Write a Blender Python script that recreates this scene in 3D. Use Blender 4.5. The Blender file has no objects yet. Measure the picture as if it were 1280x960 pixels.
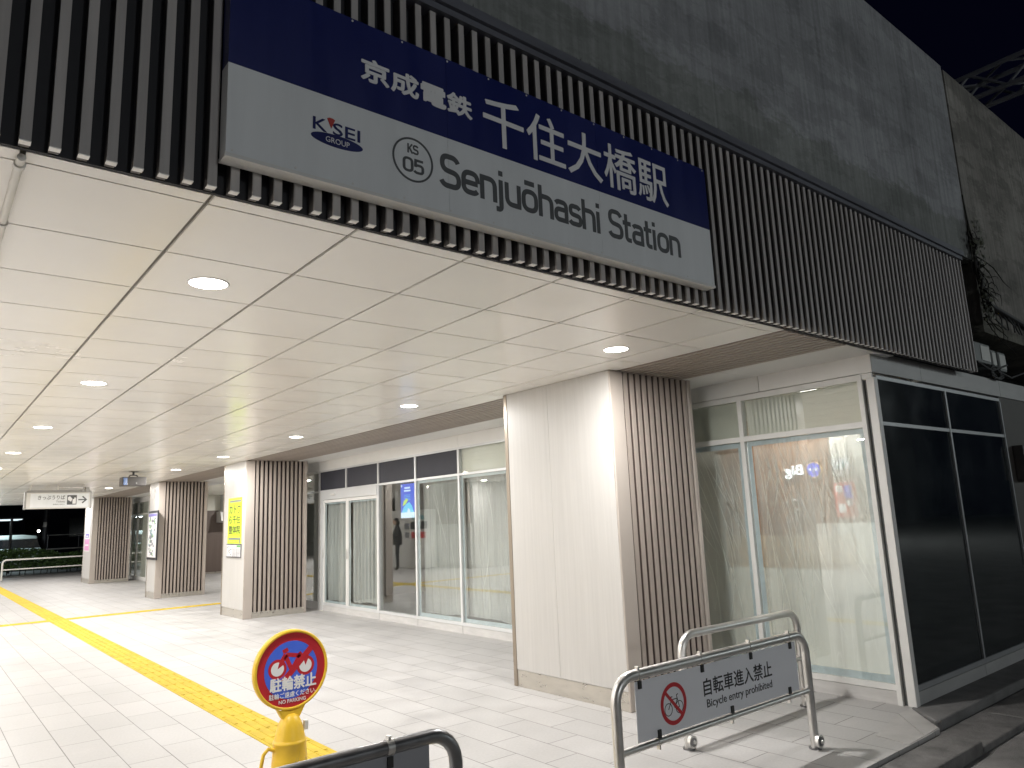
import bpy, math, random
from mathutils import Matrix, Vector
random.seed(7)
SC = bpy.context.scene
COL = SC.collection

# ------------------------------------------------------------------ camera
CAM_R = ((0.777554, -0.627490, -0.040815), (0.081821, 0.165318, -0.982840), (0.623470, 0.760872, 0.179886))
cam = bpy.data.cameras.new('camera')
cam.sensor_width = 36.0
cam.lens = 912.126 / 1280 * 36
cam.clip_start = 0.05
cam.clip_end = 500
camo = bpy.data.objects.new('camera', cam)
COL.objects.link(camo)
r, d, f = CAM_R
camo.matrix_world = Matrix(((r[0], -d[0], -f[0], 0), (r[1], -d[1], -f[1], 0), (r[2], -d[2], -f[2], 1.55), (0, 0, 0, 1)))
SC.camera = camo

# ------------------------------------------------------------------ night sky, exposure
W = bpy.data.worlds.new('World')
SC.world = W
W.use_nodes = True
bg = W.node_tree.nodes['Background']
bg.inputs[0].default_value = (0.22, 0.25, 1.0, 1)
bg.inputs[1].default_value = 0.0035
SC.view_settings.view_transform = 'Standard'
SC.view_settings.look = 'None'
SC.view_settings.exposure = 0.16
SC.view_settings.gamma = 1.0
DOWNLIGHT_W = 55.0
STREET_W = 860.0
SC.render.engine = 'CYCLES'
cy = SC.cycles
cy.use_denoising = True
cy.max_bounces = 10
cy.diffuse_bounces = 5
cy.glossy_bounces = 4
cy.transparent_max_bounces = 14
cy.sample_clamp_indirect = 6
cy.caustics_reflective = False
cy.caustics_refractive = False
cy.use_light_tree = True

# ------------------------------------------------------------------ materials
MATS = {}
def _nodes(name):
    m = bpy.data.materials.new(name)
    m.use_nodes = True
    nt = m.node_tree
    return m, nt, nt.nodes['Principled BSDF']
def setin(n, k, v):
    if k in n.inputs:
        n.inputs[k].default_value = v
def mat(name, col, rough=0.5, metal=0.0, var=0.08, scale=(3, 3, 3), bump=0.0, bscale=60.0, spec=0.5, rvar=0.0, coat=0.0, detail=5, piece=0.0):
    m, nt, p = _nodes(name)
    N, L = nt.nodes.new, nt.links.new
    tc = N('ShaderNodeTexCoord')
    mp = N('ShaderNodeMapping'); mp.inputs['Scale'].default_value = scale
    L(tc.outputs['Object'], mp.inputs[0])
    nz = N('ShaderNodeTexNoise'); nz.inputs['Scale'].default_value = 1.0; nz.inputs['Detail'].default_value = detail
    nz.inputs['Roughness'].default_value = 0.6
    L(mp.outputs[0], nz.inputs['Vector'])
    rp = N('ShaderNodeMapRange'); rp.inputs[1].default_value = 0.25; rp.inputs[2].default_value = 0.75
    rp.inputs[3].default_value = 1 - var; rp.inputs[4].default_value = 1 + var
    L(nz.outputs[0], rp.inputs[0])
    mx = N('ShaderNodeVectorMath'); mx.operation = 'SCALE'; mx.inputs[0].default_value = col
    tone = rp.outputs[0]
    if piece:
        ge = N('ShaderNodeNewGeometry')
        r4 = N('ShaderNodeMapRange'); r4.inputs[3].default_value = 1 - piece; r4.inputs[4].default_value = 1 + piece
        L(ge.outputs['Random Per Island'], r4.inputs[0])
        m4 = N('ShaderNodeMath'); m4.operation = 'MULTIPLY'; L(tone, m4.inputs[0]); L(r4.outputs[0], m4.inputs[1]); tone = m4.outputs[0]
    L(tone, mx.inputs['Scale'])
    L(mx.outputs[0], p.inputs['Base Color'])
    p.inputs['Roughness'].default_value = rough
    p.inputs['Metallic'].default_value = metal
    setin(p, 'Specular IOR Level', spec)
    setin(p, 'Coat Weight', coat)
    if rvar:
        r2 = N('ShaderNodeMapRange'); r2.inputs[1].default_value = 0.3; r2.inputs[2].default_value = 0.7
        r2.inputs[3].default_value = max(0.02, rough - rvar); r2.inputs[4].default_value = min(1, rough + rvar)
        L(nz.outputs[0], r2.inputs[0]); L(r2.outputs[0], p.inputs['Roughness'])
    if bump:
        n2 = N('ShaderNodeTexNoise'); n2.inputs['Scale'].default_value = bscale; n2.inputs['Detail'].default_value = 4
        L(tc.outputs['Object'], n2.inputs['Vector'])
        b = N('ShaderNodeBump'); b.inputs['Strength'].default_value = bump; b.inputs['Distance'].default_value = 0.01
        L(n2.outputs[0], b.inputs['Height']); L(b.outputs[0], p.inputs['Normal'])
    MATS[name] = m
    return m
def emit(name, col, strength):
    m, nt, p = _nodes(name)
    p.inputs['Base Color'].default_value = (col[0] * .5, col[1] * .5, col[2] * .5, 1)
    p.inputs['Emission Color'].default_value = (*col, 1)
    p.inputs['Emission Strength'].default_value = strength
    MATS[name] = m
    return m

def floor_mat():
    m, nt, p = _nodes('paving_tiles')
    N, L = nt.nodes.new, nt.links.new
    tc = N('ShaderNodeTexCoord')
    sp = N('ShaderNodeSeparateXYZ'); L(tc.outputs['Object'], sp.inputs[0])
    ay = N('ShaderNodeMath'); ay.operation = 'ADD'; ay.inputs[1].default_value = -4.10 + 0.2925 + 58.5
    ax = N('ShaderNodeMath'); ax.operation = 'ADD'; ax.inputs[1].default_value = -0.71 + 0.2838 * 80
    L(sp.outputs[1], ay.inputs[0]); L(sp.outputs[0], ax.inputs[0])
    cb = N('ShaderNodeCombineXYZ'); L(ay.outputs[0], cb.inputs[0]); L(ax.outputs[0], cb.inputs[1])
    br = N('ShaderNodeTexBrick')
    br.inputs['Scale'].default_value = 1.0
    br.inputs['Brick Width'].default_value = 0.585
    br.inputs['Row Height'].default_value = 0.2838
    br.inputs['Mortar Size'].default_value = 0.0034
    br.inputs['Mortar Smooth'].default_value = 0.2
    br.inputs['Color1'].default_value = (0.43, 0.418, 0.408, 1)
    br.inputs['Color2'].default_value = (0.392, 0.381, 0.372, 1)
    br.inputs['Mortar'].default_value = (0.15, 0.14, 0.132, 1)
    L(cb.outputs[0], br.inputs['Vector'])
    nz = N('ShaderNodeTexNoise'); nz.inputs['Scale'].default_value = 2.2; nz.inputs['Detail'].default_value = 8
    L(tc.outputs['Object'], nz.inputs['Vector'])
    n3 = N('ShaderNodeTexNoise'); n3.inputs['Scale'].default_value = 55; n3.inputs['Detail'].default_value = 4
    L(tc.outputs['Object'], n3.inputs['Vector'])
    ad = N('ShaderNodeMath'); ad.operation = 'ADD'; L(nz.outputs[0], ad.inputs[0]); L(n3.outputs[0], ad.inputs[1])
    rp = N('ShaderNodeMapRange'); rp.inputs[1].default_value = 0.7; rp.inputs[2].default_value = 1.3
    rp.inputs[3].default_value = 0.91; rp.inputs[4].default_value = 1.06
    L(ad.outputs[0], rp.inputs[0])
    vo = N('ShaderNodeTexVoronoi'); vo.inputs['Scale'].default_value = 1.7; vo.inputs['Randomness'].default_value = 1.0
    dn = N('ShaderNodeVectorMath'); dn.operation = 'MULTIPLY_ADD'; dn.inputs[1].default_value = (.02, .02, .02)
    L(n3.outputs['Color'], dn.inputs[0]); L(tc.outputs['Object'], dn.inputs[2]); L(dn.outputs[0], vo.inputs['Vector'])
    sp2 = N('ShaderNodeMapRange'); sp2.inputs[1].default_value = .022; sp2.inputs[2].default_value = .034; sp2.inputs[3].default_value = .80; sp2.inputs[4].default_value = 1.0
    L(vo.outputs['Distance'], sp2.inputs[0])
    n5 = N('ShaderNodeTexNoise'); n5.inputs['Scale'].default_value = .55; n5.inputs['Detail'].default_value = 9; n5.inputs['Roughness'].default_value = .68
    L(tc.outputs['Object'], n5.inputs['Vector'])
    r5 = N('ShaderNodeMapRange'); r5.inputs[1].default_value = .36; r5.inputs[2].default_value = .56; r5.inputs[3].default_value = .93; r5.inputs[4].default_value = 1.0
    L(n5.outputs[0], r5.inputs[0])
    q1 = N('ShaderNodeMath'); q1.operation = 'MULTIPLY'; L(sp2.outputs[0], q1.inputs[0]); L(r5.outputs[0], q1.inputs[1])
    q2 = N('ShaderNodeMath'); q2.operation = 'MULTIPLY'; L(rp.outputs[0], q2.inputs[0]); L(q1.outputs[0], q2.inputs[1])
    mx = N('ShaderNodeVectorMath'); mx.operation = 'SCALE'
    L(br.outputs['Color'], mx.inputs[0]); L(q2.outputs[0], mx.inputs['Scale']); L(mx.outputs[0], p.inputs['Base Color'])
    r2 = N('ShaderNodeMapRange'); r2.inputs[1].default_value = 0.35; r2.inputs[2].default_value = 0.65
    r2.inputs[3].default_value = 0.42; r2.inputs[4].default_value = 0.62
    L(nz.outputs[0], r2.inputs[0]); L(r2.outputs[0], p.inputs['Roughness'])
    b = N('ShaderNodeBump'); b.inputs['Strength'].default_value = 0.35; b.inputs['Distance'].default_value = 0.004
    inv = N('ShaderNodeMath'); inv.operation = 'SUBTRACT'; inv.inputs[0].default_value = 1.0; L(br.outputs['Fac'], inv.inputs[1])
    m2 = N('ShaderNodeMath'); m2.operation = 'MULTIPLY_ADD'; m2.inputs[1].default_value = 0.12
    L(n3.outputs[0], m2.inputs[0]); L(inv.outputs[0], m2.inputs[2])
    L(m2.outputs[0], b.inputs['Height']); L(b.outputs[0], p.inputs['Normal'])
    return m

def concrete_mat(name, base, stain=0.5, band=None):
    m, nt, p = _nodes(name)
    N, L = nt.nodes.new, nt.links.new
    tc = N('ShaderNodeTexCoord')
    def noise(sx, sy, sz, det=6, rough=0.6):
        mp = N('ShaderNodeMapping'); mp.inputs['Scale'].default_value = (sx, sy, sz)
        L(tc.outputs['Object'], mp.inputs[0])
        n = N('ShaderNodeTexNoise'); n.inputs['Scale'].default_value = 1; n.inputs['Detail'].default_value = det
        n.inputs['Roughness'].default_value = rough
        L(mp.outputs[0], n.inputs['Vector'])
        return n.outputs[0]
    def rng(src, a, b, c, dd):
        rp = N('ShaderNodeMapRange'); rp.inputs[1].default_value = a; rp.inputs[2].default_value = b
        rp.inputs[3].default_value = c; rp.inputs[4].default_value = dd
        L(src, rp.inputs[0]); return rp.outputs[0]
    def mul(a, b):
        q = N('ShaderNodeMath'); q.operation = 'MULTIPLY'; L(a, q.inputs[0]); L(b, q.inputs[1]); return q.outputs[0]
    streak = rng(noise(22, 22, 0.5), 0.35, 0.7, 1.0, 1.0 - 0.4 * stain)
    big = rng(noise(0.5, 0.5, 0.9, 7, 0.7), 0.35, 0.65, 1.0 - 0.45 * stain, 1.12)
    patch = rng(noise(1.3, 1.3, 3.5, 9, 0.72), 0.50, 0.54, 1.0, 1.0 - 0.28 * stain)
    fine = rng(noise(35, 35, 35, 3), 0.3, 0.7, 0.93, 1.07)
    v = mul(mul(streak, big), mul(patch, fine))
    mx = N('ShaderNodeVectorMath'); mx.operation = 'SCALE'; mx.inputs[0].default_value = base
    if band is not None:
        sz = N('ShaderNodeSeparateXYZ'); L(tc.outputs['Object'], sz.inputs[0])
        nb = noise(1.1, 1.1, 2.2, 10, .75)
        a1 = N('ShaderNodeMath'); a1.operation = 'MULTIPLY_ADD'; a1.inputs[1].default_value = .75; L(nb, a1.inputs[0]); L(sz.outputs[2], a1.inputs[2])
        bm = rng(a1.outputs[0], band + .355, band + .40, 0.0, 1.0)
        cm = N('ShaderNodeMix'); cm.data_type = 'RGBA'; L(bm, cm.inputs[0])
        cm.inputs[6].default_value = (base[0] * .74, base[1] * .76, base[2] * .70, 1); cm.inputs[7].default_value = (*base, 1)
        L(cm.outputs[2], mx.inputs[0])
        drip = rng(noise(9, 9, .22, 5, .7), .50, .70, 1.0, .74)
        v = mul(v, drip)
    L(v, mx.inputs['Scale']); L(mx.outputs[0], p.inputs['Base Color'])
    p.inputs['Roughness'].default_value = 0.9
    b = N('ShaderNodeBump'); b.inputs['Strength'].default_value = 0.4; b.inputs['Distance'].default_value = 0.01
    L(v, b.inputs['Height']); L(b.outputs[0], p.inputs['Normal'])
    return m

def glass_mat(name, tint=(0.93, 0.95, 0.94), f0=0.11, haze=0.0):
    m = bpy.data.materials.new(name); m.use_nodes = True
    nt = m.node_tree; nt.nodes.remove(nt.nodes['Principled BSDF'])
    N, L = nt.nodes.new, nt.links.new
    g = N('ShaderNodeNewGeometry')
    dt = N('ShaderNodeVectorMath'); dt.operation = 'DOT_PRODUCT'
    L(g.outputs['Normal'], dt.inputs[0]); L(g.outputs['Incoming'], dt.inputs[1])
    ab = N('ShaderNodeMath'); ab.operation = 'ABSOLUTE'; L(dt.outputs['Value'], ab.inputs[0])
    om = N('ShaderNodeMath'); om.operation = 'SUBTRACT'; om.inputs[0].default_value = 1; L(ab.outputs[0], om.inputs[1])
    pw = N('ShaderNodeMath'); pw.operation = 'POWER'; pw.inputs[1].default_value = 5; L(om.outputs[0], pw.inputs[0])
    ml = N('ShaderNodeMath'); ml.operation = 'MULTIPLY_ADD'; ml.inputs[1].default_value = 1 - f0; ml.inputs[2].default_value = f0
    L(pw.outputs[0], ml.inputs[0])
    tr = N('ShaderNodeBsdfTransparent'); tr.inputs[0].default_value = (*tint, 1)
    gl = N('ShaderNodeBsdfGlossy'); gl.inputs['Roughness'].default_value = 0.0; gl.inputs[0].default_value = (1, 1, 1, 1)
    mx = N('ShaderNodeMixShader'); L(ml.outputs[0], mx.inputs[0]); L(tr.outputs[0], mx.inputs[1]); L(gl.outputs[0], mx.inputs[2])
    L(mx.outputs[0], nt.nodes['Material Output'].inputs[0])
    return m

def film_mat(name, col, lo, hi, sc, rot, y_clear=None, y_white=None):
    """thin cloudy plastic sheeting: partly clear, partly white, with creases"""
    m = bpy.data.materials.new(name); m.use_nodes = True
    nt = m.node_tree; p = nt.nodes['Principled BSDF']
    N, L = nt.nodes.new, nt.links.new
    p.inputs['Base Color'].default_value = (*col, 1)
    p.inputs['Roughness'].default_value = 0.22
    setin(p, 'Specular IOR Level', 0.6)
    tc = N('ShaderNodeTexCoord')
    mp = N('ShaderNodeMapping'); mp.inputs['Scale'].default_value = sc; mp.inputs['Rotation'].default_value = rot
    L(tc.outputs['Object'], mp.inputs[0])
    nz = N('ShaderNodeTexNoise'); nz.inputs['Scale'].default_value = 1; nz.inputs['Detail'].default_value = 1.5; nz.inputs['Distortion'].default_value = 0.25
    L(mp.outputs[0], nz.inputs['Vector'])
    # ridged creases
    sb = N('ShaderNodeMath'); sb.operation = 'SUBTRACT'; sb.inputs[1].default_value = 0.5; L(nz.outputs[0], sb.inputs[0])
    ab = N('ShaderNodeMath'); ab.operation = 'ABSOLUTE'; L(sb.outputs[0], ab.inputs[0])
    cr = N('ShaderNodeMapRange'); cr.inputs[1].default_value = 0.0; cr.inputs[2].default_value = 0.011
    cr.inputs[3].default_value = 0.10; cr.inputs[4].default_value = 0.0; L(ab.outputs[0], cr.inputs[0])
    n2 = N('ShaderNodeTexNoise'); n2.inputs['Scale'].default_value = 1.1; n2.inputs['Detail'].default_value = 2
    L(tc.outputs['Object'], n2.inputs['Vector'])
    br = N('ShaderNodeMapRange'); br.inputs[1].default_value = 0.35; br.inputs[2].default_value = 0.65
    br.inputs[3].default_value = lo; br.inputs[4].default_value = hi; L(n2.outputs[0], br.inputs[0])
    fac = br.outputs[0]
    if y_clear is not None:
        sy = N('ShaderNodeSeparateXYZ'); L(tc.outputs['Object'], sy.inputs[0])
        gr = N('ShaderNodeMapRange'); gr.inputs[1].default_value = y_clear; gr.inputs[2].default_value = y_white
        gr.inputs[3].default_value = 0.55; gr.inputs[4].default_value = 1.4; L(sy.outputs[1], gr.inputs[0])
        mm = N('ShaderNodeMath'); mm.operation = 'MULTIPLY'; L(fac, mm.inputs[0]); L(gr.outputs[0], mm.inputs[1]); fac = mm.outputs[0]
    sm = N('ShaderNodeMath'); sm.operation = 'ADD'; sm.use_clamp = True; L(cr.outputs[0], sm.inputs[0]); L(fac, sm.inputs[1])
    b = N('ShaderNodeBump'); b.inputs['Strength'].default_value = 0.25; b.inputs['Distance'].default_value = 0.01
    L(nz.outputs[0], b.inputs['Height']); L(b.outputs[0], p.inputs['Normal'])
    tr = N('ShaderNodeBsdfTransparent')
    mx = N('ShaderNodeMixShader'); L(sm.outputs[0], mx.inputs[0]); L(tr.outputs[0], mx.inputs[1]); L(p.outputs[0], mx.inputs[2])
    L(mx.outputs[0], nt.nodes['Material Output'].inputs[0])
    return m

M_floor = floor_mat()
M_ceil = mat('ceiling_panel', (0.90, 0.875, 0.83), 0.22, var=0.025, scale=(.8, .8, .8), spec=0.45, rvar=0.06, piece=0.022)
M_ceil_joint = mat('ceiling_joint', (0.22, 0.20, 0.17), 0.5)
M_conduit = mat('white_conduit', (0.7, 0.68, 0.63), 0.4)
M_panelwhite = mat('pale_wood_panel', (0.52, 0.507, 0.488), 0.42, var=0.06, scale=(45, 45, 1.3), spec=0.4, detail=8)
M_trim = mat('beige_metal_trim', (0.43, 0.38, 0.338), 0.34, var=0.03, spec=0.5)
M_bronze = mat('bronze_edge_trim', (0.30, 0.255, 0.205), 0.32, metal=0.6, var=0.05)
M_slat = mat('taupe_slat', (0.36, 0.31, 0.272), 0.45, var=0.10, scale=(30, 30, 1.2), spec=0.4, piece=0.06)
M_slatside = mat('slat_side_shade', (0.075, 0.054, 0.046), 0.5)  # shade between the pillar slats put into the side colour
M_gap = mat('dark_brown_backing', (0.045, 0.03, 0.027), 0.7)
M_skirt = mat('steel_skirting', (0.52, 0.49, 0.44), 0.33, metal=0.75, var=0.1, scale=(5, 5, 20), rvar=0.1)
M_fslat = mat('facade_slat', (0.42, 0.395, 0.38), 0.5, var=0.14, scale=(25, 25, 1.5), spec=0.35, piece=0.09)
M_fside = mat('facade_side_shade', (0.11, 0.103, 0.10), 0.6)  # unlit flanks of the facade slats painted as a darker colour
M_fback = mat('facade_backing', (0.018, 0.018, 0.022), 0.7)
M_flash = mat('grey_flashing', (0.14, 0.145, 0.17), 0.45, metal=0.3, var=0.2, scale=(2, 9, 9))
M_conc = concrete_mat('weathered_concrete', (0.36, 0.37, 0.385), 0.6, band=.42)
M_conc2 = concrete_mat('warm_stained_concrete', (0.34, 0.325, 0.295), 1.0, band=.2)
M_moss = mat('black_moss', (0.02, 0.02, 0.018), 0.95, bump=0.5)
M_alu = mat('silver_aluminium', (0.66, 0.67, 0.67), 0.36, metal=0.25, var=0.04, spec=0.5)
M_alu_w = mat('pale_aluminium', (0.72, 0.715, 0.69), 0.42, metal=0.0, var=0.06, scale=(6, 6, 2))
M_header = mat('pale_grey_panel', (0.76, 0.755, 0.735), 0.4, var=0.04)
M_base = mat('grey_base_panel', (0.55, 0.54, 0.525), 0.45, var=0.12, scale=(4, 4, 25), bump=0.1)
M_sheader = mat('street_shade_panel', (0.40, 0.40, 0.395), 0.45, var=0.12, scale=(2, 2, 6))  # header panel darkened in its colour for the dim street face
M_sframe = mat('street_shade_aluminium', (0.36, 0.37, 0.38), 0.4, metal=0.3, var=0.08)  # frame aluminium with the street side's shade put into its colour
M_dark = mat('black_glazed_panel', (0.030, 0.031, 0.042), 0.6, var=0.1, spec=0.5)
M_darkglass = mat('dark_tinted_glass', (0.015, 0.0205, 0.0225), 0.10, var=0.35, scale=(1.5, 1.5, 1.5), spec=1.0, rvar=0.05, coat=0.6)
M_board = mat('cream_board', (0.86, 0.845, 0.75), 0.6, var=0.04)
M_glass = glass_mat('clear_glass')
M_glass2 = glass_mat('clear_corner_glass', f0=0.06)
M_tape = mat('pale_blue_tape', (0.60, 0.68, 0.73), 0.5, var=0.12, scale=(12, 12, 12))
M_film = film_mat('clear_film', (0.90, 0.91, 0.89), 0.40, 0.52, (30, 11, .55), (0.30, 0, 0))
M_film2 = film_mat('cloudy_film', (0.93, 0.935, 0.92), 0.52, 0.68, (30, 10, .5), (0.28, 0, 0), 3.9, 3.0)
M_film3 = film_mat('grey_film', (0.78, 0.79, 0.78), 0.52, 0.66, (30, 8, 0.4), (0.1, 0, 0))
M_crease_light = mat('crease_highlight', (0.85, 0.86, 0.83), 0.25, var=0.02)  # pale ribbons painting the highlights along the creases
M_tan = mat('reflected_tan', (0.46, 0.35, 0.24), 0.5, var=0.35, scale=(11, 11, 3))
M_room = mat('bare_room_wall', (0.42, 0.41, 0.385), 0.8, var=0.1, scale=(1, 1, 1))
M_roomc = mat('cream_room_wall', (0.74, 0.725, 0.67), 0.7, var=0.06)
M_brown = mat('dark_wood_wall', (0.155, 0.118, 0.10), 0.45, var=0.12, scale=(18, 18, 0.8))
M_orange = mat('orange_wood_wall', (0.24, 0.13, 0.07), 0.5, var=0.45, scale=(11, 11, .5))
M_yellow = mat('tactile_yellow', (0.53, 0.385, 0.042), 0.75, spec=0.2, var=0.16, scale=(5, 5, 5), piece=0.04, bump=0.1)
M_steel = mat('stainless_tube', (0.60, 0.59, 0.57), 0.40, metal=1.0, var=0.10, scale=(14, 14, 14), rvar=0.08)
M_steeld = mat('dull_sky_dark_steel', (0.22, 0.22, 0.225), 0.34, metal=0.9, var=0.10, scale=(14, 14, 14), rvar=0.08)  # dull steel; on the bottom barrier its darkness paints the reflected night sky
M_plate = mat('white_sign_plate', (0.84, 0.85, 0.89), 0.4, var=0.03, scale=(2, 2, 5))
M_plated = mat('grey_sign_plate', (0.30, 0.305, 0.33), 0.45, var=0.05)
M_clip = mat('black_clip', (0.02, 0.02, 0.02), 0.5)
M_black = mat('black_lettering', (0.02, 0.02, 0.022), 0.5)
M_red = mat('red_print', (0.55, 0.02, 0.03), 0.45, var=0.05)
M_signwhite = mat('station_sign_white', (0.74, 0.76, 0.77), 0.42, var=0.055, scale=(7, 7, .7), rvar=0.08, detail=8)
M_navy = mat('station_sign_navy', (0.005, 0.011, 0.105), 0.38, var=0.12, scale=(5, 5, .6), rvar=0.08, detail=8)
M_letter = mat('white_lettering', (0.78, 0.78, 0.78), 0.5, var=0.02)
M_grey = mat('dark_grey_lettering', (0.085, 0.09, 0.095), 0.5, var=0.03)
M_logo_red = mat('logo_red', (0.45, 0.04, 0.03), 0.5)
M_yplastic = mat('yellow_plastic', (0.74, 0.47, 0.03), 0.4, var=0.12, scale=(7, 7, 7), spec=0.45)
M_bluep = mat('blue_print', (0.06, 0.14, 0.72), 0.4)
M_redp = mat('crimson_print', (0.50, 0.018, 0.03), 0.35)
M_wh = mat('white_print', (0.8, 0.8, 0.8), 0.5, var=0.02)
M_frame_w = mat('white_metal_case', (0.66, 0.65, 0.62), 0.4)
M_ring = mat('white_lamp_ring', (0.88, 0.87, 0.84), 0.5)
M_frame_g = mat('grey_metal_case', (0.34, 0.335, 0.32), 0.4, metal=0.4)
M_proj = mat('dark_grey_case', (0.06, 0.055, 0.052), 0.5)
M_lensblue = mat('blue_lens', (0.06, 0.12, 0.28), 0.15)
M_lime = mat('lime_poster', (0.58, 0.78, 0.02), 0.5, var=0.02)
M_paper = mat('white_paper', (0.72, 0.71, 0.72), 0.5, var=0.03)
M_pgrey = mat('grey_print', (0.20, 0.21, 0.23), 0.5)
M_pgreen = mat('green_print', (0.12, 0.38, 0.12), 0.5)
M_ppurple = mat('purple_print', (0.22, 0.20, 0.50), 0.5)
M_ppink = mat('pink_print', (0.62, 0.28, 0.50), 0.5)
M_pteal = mat('teal_print', (0.14, 0.36, 0.40), 0.5)
M_frame_b = mat('black_frame', (0.03, 0.03, 0.033), 0.4)
M_asphalt = mat('asphalt', (0.24, 0.232, 0.225), 0.9, var=0.5, scale=(2.2, 2.2, 2.2), bump=0.8, bscale=130, detail=9)
M_kerb = mat('kerb_concrete', (0.15, 0.145, 0.14), 0.9, var=0.4, scale=(7, 7, 7), bump=0.7, bscale=60, detail=8)
M_plinth = mat('plinth_concrete', (0.17, 0.168, 0.165), 0.85, var=0.3, scale=(4, 4, 4), bump=0.5, bscale=50, detail=8)
M_edge = mat('paving_edge_stone', (0.43, 0.415, 0.40), 0.6, var=0.14, scale=(5, 5, 5), bump=0.1)
M_plaza = mat('plaza_paving', (0.10, 0.11, 0.11), 0.85, var=0.2)
M_truss = mat('galvanised_steel', (0.30, 0.31, 0.33), 0.5, metal=0.5, var=0.15)
M_cable = mat('dark_cable', (0.03, 0.03, 0.032), 0.6)
M_boxg = mat('grey_equipment_box', (0.13, 0.14, 0.14), 0.5, var=0.15)
M_recess = mat('dark_recess', (0.03, 0.032, 0.036), 0.8)
M_darkwall = mat('dark_brown_side_wall', (0.055, 0.048, 0.042), 0.6, var=0.15)
M_leaf = mat('hedge_leaf', (0.06, 0.12, 0.03), 0.6, var=0.5, scale=(9, 9, 9))
M_vleaf = mat('vine_leaf', (0.06, 0.065, 0.04), 0.6, var=0.5, scale=(12, 12, 12), piece=0.4)
M_twig = mat('dark_vine', (0.02, 0.02, 0.014), 0.8, var=0.4, scale=(12, 12, 12))
M_carw = mat('pale_car_paint', (0.56, 0.66, 0.65), 0.3, var=0.03, coat=0.4)
M_carg = mat('car_window', (0.01, 0.012, 0.014), 0.08)
M_tyre = mat('tyre_rubber', (0.015, 0.015, 0.015), 0.8)
M_farb = mat('night_building', (0.045, 0.05, 0.065), 0.8, var=0.25, scale=(.6, .6, .6))
M_pole = mat('dark_pole', (0.035, 0.035, 0.04), 0.5)
M_suit = mat('dark_clothes', (0.018, 0.02, 0.026), 0.8)
M_skin = mat('skin', (0.45, 0.28, 0.2), 0.55)
M_hair = mat('black_hair', (0.012, 0.010, 0.009), 0.5)
E_lens = emit('lamp_lens', (1.0, 0.955, 0.88), 14.0)
E_street = emit('street_lamp_lens', (1.0, 0.93, 0.82), 20.0)
E_head = emit('far_lamp_panel', (0.80, 0.95, 1.0), 1.1)
E_scr_blue = emit('screen_blue', (0.03, 0.085, 0.62), 1.0)
E_scr_cyan = emit('screen_cyan', (0.10, 0.52, 0.80), 1.0)
E_scr_white = emit('screen_white', (0.55, 0.70, 0.85), 1.0)
E_scr_lime = emit('screen_lime', (0.45, 0.65, 0.10), 1.0)
E_big = emit('reflected_white', (0.95, 0.98, 1.0), 1.5)  # glow stands in for signs mirrored in the corner glass
E_bigb = emit('reflected_blue', (0.10, 0.12, 0.95), 1.3)
E_bigy = emit('reflected_yellow', (1.0, 0.65, 0.2), 1.2)
E_bigr = emit('reflected_red', (0.9, 0.12, 0.06), .9)

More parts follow.
